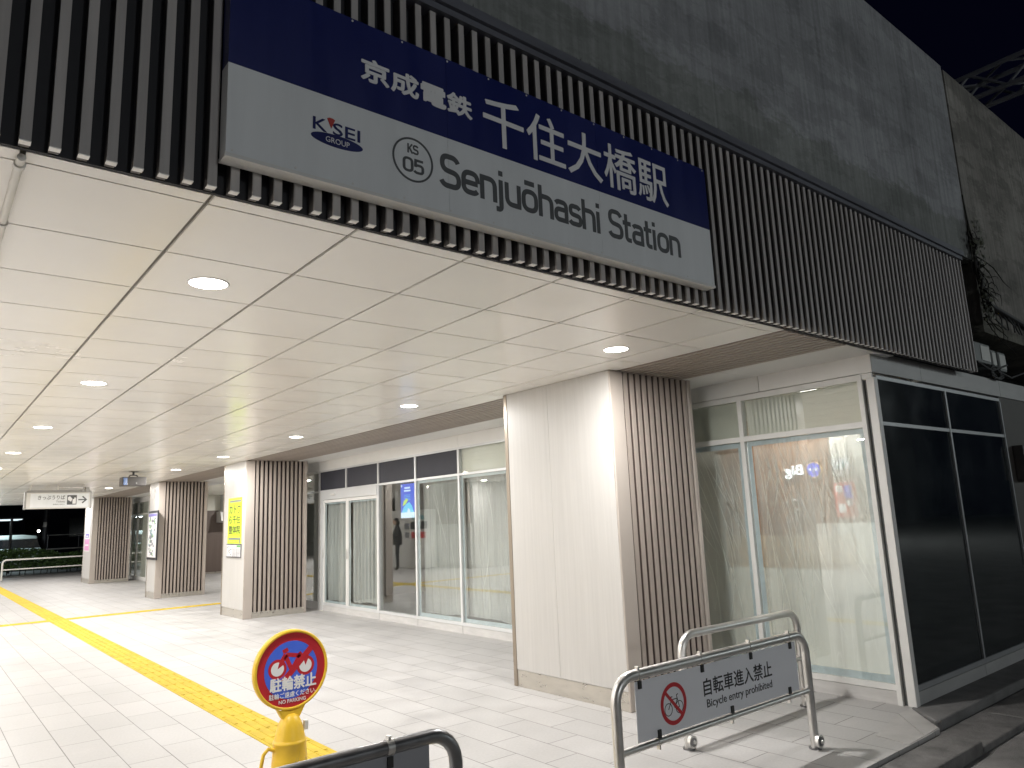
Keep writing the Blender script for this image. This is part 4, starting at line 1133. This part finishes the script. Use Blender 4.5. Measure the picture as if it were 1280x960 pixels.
# projector on the ceiling
pj = thing('projector', 'dark grey box projector hung from the ceiling beside the ticket sign', 'projector', (3.35, 16, ZC))
MB(M_proj).box(3.14, 3.57, 16.0, 16.3, 2.475, 2.65).build('body', pj, bevel=.012)
MB(M_lensblue).box(3.155, 3.225, 15.993, 15.999, 2.49, 2.63).build('lens', pj)
MB(M_proj).tube([(3.28, 16.15, 2.65), (3.30, 16.15, 2.69), (3.42, 16.15, 2.69), (3.44, 16.15, 2.65)], .012, 8).tube([(3.36, 16.15, 2.69), (3.36, 16.15, ZC)], .02, 10).tube([(3.36, 16.15, ZC - .008), (3.36, 16.15, ZC)], .09, 20).build('bracket', pj)
MB(M_frame_g).tube([(3.39, 15.998, 2.525), (3.39, 15.99, 2.525)], .012, 10).build('knob', pj)

# ================================================================== posters
PF = 4.60 - .0125
lp = thing('poster', 'lime green clinic poster with a framed map below on the pillar side', 'poster', (PF, 13.5, 1.04))
MB(M_lime).box(PF - .003, PF, 13.385, 14.13, 1.29, 2.115).build('sheet', lp)
q = PF - .003
def R_(mb, a0, a1, z0, z1, m, t=.0012, pl=None): flat(mb, [(a0, z0), (a1, z0), (a1, z1), (a0, z1)], '-x', q if pl is None else pl, t, m)
text('カトウ', 14.06, 13.46, 1.83, 1.99, '-x', q, M_black, lp, bold=.012, depth=.0015)
text('ら千住', 14.06, 13.46, 1.645, 1.795, '-x', q, M_black, lp, bold=.012, depth=.0015)
text('整体院', 14.06, 13.46, 1.465, 1.615, '-x', q, M_black, lp, bold=.012, depth=.0015)
mb = MB(M_pgrey)
R_(mb, 14.04, 13.44, 2.035, 2.07, M_pgrey)
mb.build('heading_line', lp)
mb = MB(M_pgrey, M_paper)
R_(mb, 14.07, 13.50, 1.358, 1.392, M_pgrey); R_(mb, 13.49, 13.44, 1.30, 1.40, M_pgrey)
for k in range(8): R_(mb, 14.05 - k * .07, 14.01 - k * .07, 1.42, 1.428, M_pgrey); R_(mb, 14.05 - k * .07, 14.0 - k * .07, 1.318, 1.326, M_pgrey)
mb.build('small_print', lp); lp.children[-1]['kind'] = 'stuff'
fr = MB(M_frame_b, M_paper, M_pgrey, M_pgreen)
fr.box(PF - .012, PF, 13.375, 14.145, 1.045, 1.282)
R_(fr, 14.13, 13.80, 1.06, 1.268, M_paper, .002, PF - .012); R_(fr, 13.78, 13.60, 1.06, 1.268, M_paper, .002, PF - .012); R_(fr, 13.58, 13.39, 1.06, 1.268, M_paper, .002, PF - .012)
for k in range(16):
    a = random.uniform(14.1, 13.86); z0 = random.uniform(1.07, 1.24); R_(fr, a, a - random.uniform(.02, .06), z0, z0 + random.uniform(.006, .025), random.choice([M_pgrey, M_pgrey, M_pteal]), .001, PF - .0141)
R_(fr, 13.57, 13.40, 1.225, 1.262, M_pgreen, .001, PF - .0141)
for k in range(6): R_(fr, 13.77, 13.62, 1.07 + k * .022, 1.078 + k * .022, M_pgrey, .001, PF - .0141); R_(fr, 13.57, 13.41, 1.07 + k * .022, 1.078 + k * .022, M_pgrey, .001, PF - .0141)
fr.build('framed_map', lp)
np_ = thing('notice_board', 'black framed notice board with grey pictures on the narrow pillar', 'notice board', (PF, 19.5, .9))
MB(M_frame_b).box(PF - .03, PF, 19.14, 20.06, .90, 2.07).build('frame', np_, bevel=.006)
mb = MB(M_paper)
q = PF - .031
mb.box(q, q + .001, 19.20, 20.0, .96, 2.01)
R_(mb, 19.98, 19.22, 1.93, 2.0, M_ppurple)
for k in range(60):
    a = random.uniform(19.95, 19.40); z0 = random.uniform(.98, 1.86)
    R_(mb, a, a - random.uniform(.04, .16), z0, z0 + random.uniform(.008, .07), random.choice([M_pgrey, M_pgrey, M_pgrey, M_pteal, M_pgreen]), .001 + k * 2e-5)
mb.build('notice_sheet', np_)
pp = thing('poster', 'narrow pink and white notice on the farthest pillar', 'poster', (PF, 28.3, 1.0))
mb = MB(M_paper); q = PF - .003
mb.box(q, q + .002, 27.85, 28.75, 1.02, 2.35)
for k in range(26):
    a = random.uniform(28.65, 28.1); z0 = random.uniform(1.7, 2.3); R_(mb, a, a - random.uniform(.05, .12), z0, z0 + random.uniform(.01, .04), random.choice([M_ppink, M_pgrey, M_red]), .001 + k * 2e-5)
R_(mb, 28.7, 27.9, 1.05, 1.42, M_ppink); R_(mb, 28.6, 28.0, 1.47, 1.6, M_ppurple, .0015); R_(mb, 28.5, 28.1, 1.5, 1.53, M_paper, .002); R_(mb, 28.6, 28.0, 1.2, 1.25, M_paper, .002)
mb.build('notice_sheet', pp)

# ================================================================== out to the left: what the glass mirrors
lw = thing('concourse_wall', 'pale wall with a brown wood band across the concourse, mirrored in the glass', 'wall', (-7, 10, 0))
MB(M_orange).box(-7.2, -7.0, 6.0, 15.5, 1.05, ZC + .4).build('wood_cladding', lw)
MB(M_roomc).box(-7.2, -7.0, 6.0, 15.5, 0, 1.049).box(-7.2, -7.0, 3.0, 5.99, 0, ZC + .1).box(-7.2, -7.0, 15.51, YE, 0, ZC + .1).build('lower_wall', lw)
tb = thing('ticket_office', 'slat sided ticket office out to the left, mirrored in the shop glass', 'ticket office', (-2, 21, 0))
sl = MB(M_slat, M_gap)
x = 19.6
while x < 22.3: sl.box(-1.93, -1.86, x, x + .042, 1.42, ZC); x += .0806
sl.box(-1.99, -1.931, 19.6, 22.3, 1.42, ZC, M_gap); sl.build('slats', tb)
MB(M_panelwhite).box(-5, -1.99, 19.5, 24.5, 0, ZC).box(-1.99, -1.9, 19.6, 22.3, 0, 1.41).build('walls', tb)
MB(M_skirt).box(-1.989, -1.86, 19.4, 22.3, .0, .1).build('skirting', tb)
mc = thing('ticket_machine', 'white ticket machine with notices out to the left, mirrored in the glass', 'ticket machine', (-1.4, 22, 0))
MB(M_frame_w).box(-1.85, -1.08, 21.5, 23.6, 0, 1.95).build('cabinet', mc, bevel=.02)
mb = MB(M_frame_b, M_pteal, M_red, M_pgrey)
for (a, b, c, dd, m) in ((21.6, 21.9, 1.3, 1.55, M_frame_b), (22.0, 22.3, 1.3, 1.5, M_pgrey), (21.62, 21.85, 1.0, 1.2, M_red), (22.0, 22.3, 1.0, 1.2, M_pgrey), (21.6, 21.8, 1.62, 1.75, M_pteal)):
    flat(mb, [(a, c), (b, c), (b, dd), (a, dd)], '+x', -1.08, .006, m)
    mb.box(-1.08 - (b - 21.5), -1.08 - (a - 21.5), 21.492, 21.499, c, dd, m) if b < 22 else None
mb.build('notices', mc)

# a person with a phone standing by the ticket machine (seen mirrored in the clear pane)
def skin_mesh(name, verts, edges, radii, m, parent, sub=2, root=0):
    me = bpy.data.meshes.new(name); me.from_pydata(verts, edges, []); me.update()
    ob = bpy.data.objects.new(name, me); COL.objects.link(ob)
    sk = ob.modifiers.new('skin', 'SKIN'); sk.use_smooth_shade = True
    for i, rr in enumerate(radii):
        rr = rr if isinstance(rr, tuple) else (rr, rr)
        me.skin_vertices[0].data[i].radius = rr
        me.skin_vertices[0].data[i].use_root = (i == root)
    sb = ob.modifiers.new('sub', 'SUBSURF'); sb.levels = sub; sb.render_levels = sub
    dg = bpy.context.evaluated_depsgraph_get()
    nm = bpy.data.meshes.new_from_object(ob.evaluated_get(dg)); nm.name = name
    bpy.data.objects.remove(ob); bpy.data.meshes.remove(me)
    nm.materials.clear(); nm.materials.append(m)
    for pl in nm.polygons: pl.use_smooth = True; pl.material_index = 0
    o = bpy.data.objects.new(name, nm); COL.objects.link(o); o.parent = parent
    return o
pe = thing('person', 'person in dark clothes looking down at a phone, mirrored in the clear pane', 'person', (-.43, 21.68, 0))
pe.rotation_euler = (0, 0, math.atan2(.5, .86))       # faces local +x
V = [(0, 0, .90), (0.0, 0, 1.05), (.0, 0, 1.22), (-.02, 0, 1.36), (.0, 0, 1.44),           # pelvis .. neck base
     (0, .085, .84), (.01, .09, .47), (-.01, .095, .08), (.10, .10, .035),                  # left leg
     (0, -.085, .84), (.01, -.09, .47), (-.01, -.095, .08), (.10, -.10, .035),              # right leg
     (-.01, .17, 1.36), (-.01, .22, 1.10), (.16, .13, 1.10),                                # left arm
     (-.01, -.17, 1.36), (-.02, -.21, 1.09), (.18, -.09, 1.14), (.03, 0, 1.49)]
E_ = [(0, 1), (1, 2), (2, 3), (3, 4), (0, 5), (5, 6), (6, 7), (7, 8), (0, 9), (9, 10), (10, 11), (11, 12), (3, 13), (13, 14), (14, 15), (3, 16), (16, 17), (17, 18), (4, 19)]
RD = [(.16, .18), (.16, .17), (.16, .185), (.13, .17), .06, .085, .062, .048, .045, .085, .062, .048, .045, .062, .048, .036, .062, .048, .036, .05]
skin_mesh('body', V, E_, RD, M_suit, pe)
hd_ = MB(M_skin)
hc = (.055, 0, 1.565)
def ell(mb, c, rad, m=None, n=16, k=12, cut=None):
    vs = []; fs = []
    for i in range(k + 1):
        th = math.pi * i / k
        for j in range(n):
            ph = 2 * math.pi * j / n
            vs.append((c[0] + rad[0] * math.sin(th) * math.cos(ph), c[1] + rad[1] * math.sin(th) * math.sin(ph), c[2] + rad[2] * math.cos(th)))
    for i in range(k):
        for j in range(n): fs.append((i * n + j, (i + 1) * n + j, (i + 1) * n + (j + 1) % n, i * n + (j + 1) % n))
    mb.add(vs, fs, m, True)
def local_build(mb, name, parent):
    s_ = ORG[parent]; ORG[parent] = Vector((0, 0, 0)); o = mb.build(name, parent); ORG[parent] = s_; return o
ell(hd_, hc, (.088, .072, .108)); ell(hd_, (.145, 0, 1.545), (.018, .012, .018)); ell(hd_, (.05, .074, 1.56), (.016, .01, .026)); ell(hd_, (.05, -.074, 1.56), (.016, .01, .026))
local_build(hd_, 'head', pe)
hr = MB(M_hair); ell(hr, (.03, 0, 1.60), (.096, .086, .095)); ell(hr, (-.01, 0, 1.54), (.075, .08, .10)); local_build(hr, 'hair', pe)
for s_ in (1, -1):
    x0, y0, z0 = (.18, .10, 1.105) if s_ == 1 else (.20, -.065, 1.15)
    hv = [(x0 - .02, y0, z0), (x0 + .03, y0 - .01 * s_, z0 + .015)]; he = [(0, 1)]; hrd = [.024, (.034, .02)]
    for k in range(4):
        b = len(hv); yo = y0 - .01 * s_ + (k - 1.5) * .018
        hv += [(x0 + .075, yo, z0 + .03 - .004 * abs(k - 1)), (x0 + .10, yo - .012 * s_, z0 + .045)]; he += [(1, b), (b, b + 1)]; hrd += [.009, .008]
    b = len(hv); hv += [(x0 + .04, y0 - .045 * s_, z0 + .04), (x0 + .07, y0 - .05 * s_, z0 + .06)]; he += [(1, b), (b, b + 1)]; hrd += [.010, .009]
    skin_mesh('hand', hv, he, hrd, M_skin, pe, 1)
ph_ = MB(M_frame_b).box(.285, .293, -.005, .075, 1.14, 1.29); local_build(ph_, 'phone', pe)
bg_ = thing('shoulder_bag', 'dark shoulder bag at the hip of the mirrored person', 'bag', (-.43, 21.68, 0)); bg_.rotation_euler = pe.rotation_euler
b1 = MB(M_proj).box(-.16, .16, .19, .30, .80, 1.08); local_build(b1, 'pouch', bg_)
b2 = MB(M_proj).tube([(.10, .24, 1.08), (.09, .19, 1.25), (.0, .13, 1.45), (-.10, .17, 1.28), (-.12, .24, 1.08)], .012, 8); local_build(b2, 'strap', bg_)

# ================================================================== plaza beyond the concourse
hrl = thing('handrail', 'white two bar handrail at the edge of the dark plaza', 'handrail', (3.9, 34.1, 0))
MB(M_conduit).tube([(2.77, 34.1, 0), (2.77, 34.1, .62), (2.79, 34.1, .70), (2.87, 34.1, .745), (6.2, 34.1, .745), (6.2, 34.1, 0)], .034, 10).build('top_rail', hrl)
MB(M_conduit).tube([(2.77, 34.1, .385), (6.2, 34.1, .385)], .024, 10).build('lower_rail', hrl)
hg = thing('hedge', 'clipped dark green hedge behind the white handrail', 'hedge', (3, 38.6, 0))
lf = MB(M_leaf)
for k in range(16000):
    xx = random.uniform(-.5, 9.5); yy = random.uniform(38.1, 39.3)
    top = .98 + .10 * math.sin(xx * 2.1) + .07 * math.sin(xx * 5.3 + yy * 3) - (.15 if xx > 5.2 else 0)
    zz = random.uniform(.05, 1) ** .6 * top
    s_ = random.uniform(.035, .075); a = random.uniform(0, 6.28); b = random.uniform(-1.2, 1.2)
    u = Vector((math.cos(a), math.sin(a), 0)) * s_; w = Vector((-math.sin(a) * math.sin(b), math.cos(a) * math.sin(b), math.cos(b))) * s_ * .6
    c = Vector((xx, yy, zz))
    lf.add([c - u, c - w * .8, c + u, c + w], [(0, 1, 2, 3)])
lf.build('leaves', hg)
tw = MB(M_twig)
for k in range(60):
    xx = -3 + k * .25 + random.uniform(-.08, .08); tw.tube([(xx, 38.7, -.01), (xx + random.uniform(-.1, .1), 38.7 + random.uniform(-.2, .2), .7)], [.02, .006], 5)
tw.build('stems', hg)
cr = thing('parked_car', 'pale roofed car parked behind the hedge in the dark plaza', 'car', (2.7, 43.5, 0))
prof = [(.4, .35), (.4, .85), (.9, .98), (1.3, 1.05), (1.9, 1.52), (2.3, 1.66), (4.2, 1.68), (4.75, 1.60), (4.98, 1.10), (5.02, .4)]
MB(M_carw).prism(prof[:4] + [(4.98, 1.05), (5.02, .4)], 'y', 42.7, 44.4).prism([(2.02, 1.47), (2.3, 1.68), (4.2, 1.70), (4.80, 1.62), (4.82, 1.47)], 'y', 42.86, 44.24).build('body', cr, bevel=.05)
MB(M_carg).prism([(1.42, 1.06), (1.98, 1.465), (4.80, 1.465), (4.92, 1.06)], 'y', 42.80, 44.30).build('window', cr)
for xx in (1.25, 4.1):
    for yy in (42.68, 44.2):
        w_ = MB(M_tyre).tube([(xx, yy, .32), (xx, yy + .2, .32)], .32, 22).build('wheel', cr)
        MB(M_frame_g).tube([(xx, yy - .006, .32), (xx, yy + .206, .32)], .19, 16).build('rim', w_)
def lamp(name, loc, h, label, head=True):
    t = thing(name, label, 'street lamp', loc)
    x, y, z = loc
    MB(M_pole).tube([(x, y, 0), (x, y, h)], [.07, .05], 10).build('pole', t)
    MB(E_head).box(x - .42, x + .42, y + .2, y + 2.4, h - .10, h - .07).build('lamp_panel', t)
    MB(M_pole).box(x - .45, x + .45, y - .05, y + 2.45, h - .069, h - .02).build('lamp_housing', t)
    return t
pll = lamp('street_lamp', (3.52, 40.6, 0), 2.48, 'dark lamp post with a flat white lamp head in front of the car')
la = bpy.data.lights.new('plaza_lamp', 'AREA'); la.shape = 'RECTANGLE'; la.size = .8; la.size_y = .22; la.energy = 60; la.color = (.85, .97, 1)
lo = bpy.data.objects.new('lamp_glow', la); COL.objects.link(lo); lo.parent = pll; lo.location = (-.6, 1.3, 2.36)
up = thing('utility_pole', 'tall dark utility pole at the end of the parked car', 'pole', (5.35, 44.8, 0))
MB(M_pole).tube([(5.35, 44.8, 0), (5.35, 44.8, 7)], [.14, .10], 10).build('pole', up)
MB(M_frame_w).box(5.22, 5.36, 44.62, 44.66, 2.05, 2.3).build('tag_plate', up)
fn = thing('mesh_fence', 'low dark fence with pale rails right of the hedge', 'fence', (7.5, 42, 0))
MB(M_frame_g).tube([(5.1, 42, 1.62), (12, 42, 1.66)], .02, 8).tube([(5.1, 42, .96), (12, 42, .99)], .03, 8).build('rail', fn)
for k in range(6): MB(M_pole).tube([(5.15 + k * 1.3, 42, 0), (5.15 + k * 1.3, 42, 1.64)], .025, 8).build('post', fn)
fb_ = thing('far_building', 'barely visible dark building across the plaza', 'building', (10, 70, 0))
MB(M_farb).box(-30, 45, 70, 80, 0, 18).build('wall', fb_)
for i in range(12):
    for j in range(3): MB(M_carg).box(-2 + i * 3, -.6 + i * 3, 69.95, 69.99, 1.5 + j * 3.2, 3.0 + j * 3.2).build('window', fb_)
for k, (xx, zz, lab) in enumerate(((3.75, 1.82, 'small bright far lamp bulb above the car roof at the left edge'), (5.7, 1.90, 'small bright far lamp bulb above the middle of the car roof'))):
    t = thing('garden_lamp', lab, 'lamp', (xx, 50.5, 0))
    g = MB(E_lens); ell(g, (xx, 50.5, zz), (.07, .07, .07), None, 10, 8); g.build('globe', t)
    MB(M_pole).tube([(xx, 50.5, 0), (xx, 50.5, zz - .06)], .03, 6).build('pole', t)

# ================================================================== upper right: gantry, cables, boxes, vine
gt = thing('gantry', 'galvanised lattice gantry beam over the tracks behind the wall', 'gantry', (16, 5, 0))
tr = MB(M_truss)
XA, XB, ZT, ZB = 16.0, 16.55, 10.02, 9.50
for (xx, zz) in ((XA, ZT), (XA, ZB), (XB, ZT), (XB, ZB)): tr.tube([(xx, -3, zz), (xx, 14, zz)], .055, 6, None, True, False)
y = -3.0; k = 0
while y < 13.9:
    y2 = y + .62
    a, b = (ZT, ZB) if k % 2 == 0 else (ZB, ZT)
    for xx in (XA, XB): tr.tube([(xx, y, a), (xx, y2, b)], .032, 6, None, True, False)
    for zz in (ZT, ZB): tr.tube([(XA if k % 2 else XB, y, zz), (XB if k % 2 else XA, y2, zz)], .028, 6, None, True, False)
    y = y2; k += 1
tr.build('lattice_beam', gt)
MB(M_truss).tube([(16.27, 6, 0), (16.27, 6, 9.5)], .16, 10).tube([(16.27, 13.5, 0), (16.27, 13.5, 9.5)], .16, 10).build('post', gt)
ins = thing('insulator', 'small ribbed insulator standing on the wall top beside the joint', 'insulator', (8.75, 2.9, 6.27))
im = MB(M_cable)
im.tube([(8.72, 2.72, 6.24), (8.72, 2.72, 6.33)], .015, 8)
for k in range(4): im.tube([(8.72, 2.72, 6.30 + k * .035), (8.72, 2.72, 6.315 + k * .035)], .035 - k * .004, 12)
im.build('ribs', ins)
MB(M_cable).tube([(8.72, 2.72, 6.29), (8.95, 2.66, 6.275), (9.4, 2.62, 6.28)], .014, 8).build('lead', ins)
vn = thing('vine', 'dark tangled vine growing out of the wall joint at the cladding corner', 'plant', (8.5, 2.6, 4))
vm = MB(M_twig)
for k in range(26):
    p = Vector((8.45 + random.uniform(-.05, .1), 2.57, random.uniform(3.3, 4.3))); pts = [p.copy()]
    dv = Vector((random.uniform(-.02, .07), random.uniform(-.05, -.005), random.uniform(-.06, .04)))
    for q in range(6):
        dv = dv * .8 + Vector((random.uniform(-.03, .03), random.uniform(-.02, .02), random.uniform(-.04, .02))); p = p + dv; pts.append(p.copy())
    vm.tube(pts, [.008 - .001 * i for i in range(7)], 5)
for k in range(4):
    x0 = 8.45 + k * .022
    vm.tube([(x0, 2.585, 4.75 - k * .2), (x0 + .012, 2.575, 4.3), (x0 + random.uniform(-.03, .05), 2.56, 3.9), (x0 + .03, 2.56, 3.45)], .007, 5)
vm.build('stems', vn)
vl = MB(M_vleaf)
for k in range(200):
    zz = random.uniform(3.35, 4.45)
    spread = .03 + .12 * max(0, 1 - abs(zz - 4.0) / .45)
    c = Vector((8.45 + random.gauss(.02, spread * .6), 2.56 - random.uniform(0, .08), zz)); s_ = random.uniform(.016, .04); a = random.uniform(0, 6.28)
    u = Vector((math.cos(a), random.uniform(-.5, .5), math.sin(a))) * s_; w = Vector((-math.sin(a), random.uniform(-.5, .5), math.cos(a))) * s_ * .7
    vl.add([c - u, c - w, c + u, c + w], [(0, 1, 2, 3)])
vl.build('leaves', vn)
cb = thing('cable_conduit', 'dark conduit pipe sloping along the concrete under the vine', 'pipe', (9.3, 2.58, 3.6))
MB(M_cable).tube([(8.46, 2.57, 4.0), (8.52, 2.56, 3.72), (8.66, 2.56, 3.55), (9.8, 2.56, 3.46), (14, 2.56, 3.3)], .028, 8).build('pipe', cb)
for k in range(9):
    x0 = 8.75 + k * .14; MB(M_cable).tube([(x0, 2.56, 3.48), (x0 + random.uniform(-.05, .08), 2.54, 3.4 + random.uniform(-.05, .03)), (x0 + random.uniform(0, .3), 2.55, 3.33)], .008, 6).build('loose_wire', cb)
eb = thing('equipment_box', 'largest grey equipment box in the recess above the side wall', 'box', (8.5, 2.75, 2.96))
MB(M_boxg).box(8.30, 8.90, 2.70, 3.0, 2.95, 3.17).build('case', eb, bevel=.01)
MB(M_frame_g).box(8.62, 8.87, 2.694, 2.699, 2.98, 3.14).build('lid', eb)
for (x0, x1, lab) in ((8.98, 9.13, 'small grey equipment box right of the largest box in the recess'), (9.19, 9.42, 'rightmost grey equipment box in the recess under the concrete')):
    t = thing('equipment_box', lab, 'box', (x0, 2.75, 2.9)); MB(M_boxg).box(x0, x1, 2.72, 2.95, 2.92, 3.14).build('case', t, bevel=.01); MB(M_frame_g).box(x0 + .02, x1 - .02, 2.714, 2.719, 2.95, 3.11).build('lid', t)
cc = thing('cable_coil', 'loop of dark cable hanging under the equipment boxes', 'cable', (8.9, 2.66, 2.85))
pts = []
for k in range(60):
    a = k / 60 * math.pi * 6; pts.append((8.8 + .13 * math.cos(a) + k * .002, 2.66 + random.uniform(-.01, .01), 2.86 + .07 * math.sin(a)))
MB(M_cable).tube(pts, .011, 6).tube([(8.9, 2.66, 2.88), (9.3, 2.66, 2.84), (9.8, 2.64, 2.95)], .011, 6).tube([(8.35, 2.66, 2.93), (8.7, 2.65, 2.86), (9.2, 2.65, 2.97)], .011, 6).build('cable', cc)

# ================================================================== street lamp behind the viewer
sl_ = thing('street_lamp', 'street lamp on the road side facing the station entrance', 'street lamp', (3.0, -15.5, 0))
MB(M_pole).tube([(3, -15.5, -.1), (3, -15.5, 5.6)], [.08, .05], 10).tube([(3, -15.5, 5.55), (3, -14.6, 5.75)], .035, 8).build('pole', sl_)
MB(M_pole).box(2.86, 3.14, -14.9, -14.3, 5.72, 5.80).build('lamp_housing', sl_)
MB(E_street).box(2.9, 3.1, -14.85, -14.35, 5.70, 5.717).build('lens', sl_)
la = bpy.data.lights.new('street_light', 'POINT'); la.energy = STREET_W; la.shadow_soft_size = .15; la.color = (.93, .97, 1.0)
lo = bpy.data.objects.new('lamp_glow', la); COL.objects.link(lo); lo.parent = sl_; lo.location = (0, .9, 5.5)
s2l = thing('street_lamp', 'added unseen street lamp down the road, lighting the building opposite', 'street lamp', (30, -13, 0))  # added unseen lamp, brightens the wall mirrored in the black glass
MB(M_pole).tube([(30, -13, -.1), (30, -13, 6)], [.08, .05], 10).build('pole', s2l)
MB(M_pole).box(29.86, 30.14, -13.3, -12.7, 6.02, 6.10).build('lamp_housing', s2l)
MB(E_street).box(29.9, 30.1, -13.25, -12.75, 6.0, 6.017).build('lens', s2l)
la2 = bpy.data.lights.new('street_light', 'POINT'); la2.energy = 2200; la2.shadow_soft_size = .15; la2.color = (.9, 1.0, 1.0)
lo = bpy.data.objects.new('lamp_glow', la2); COL.objects.link(lo); lo.parent = s2l; lo.location = (0, 0, 5.8)
ob_ = thing('opposite_building', 'plain building across the road, mirrored faintly in the black shop glass', 'building', (12, -19, 0))
MB(M_header).box(-12, 60, -22, -19, -.1, 11).build('wall', ob_)
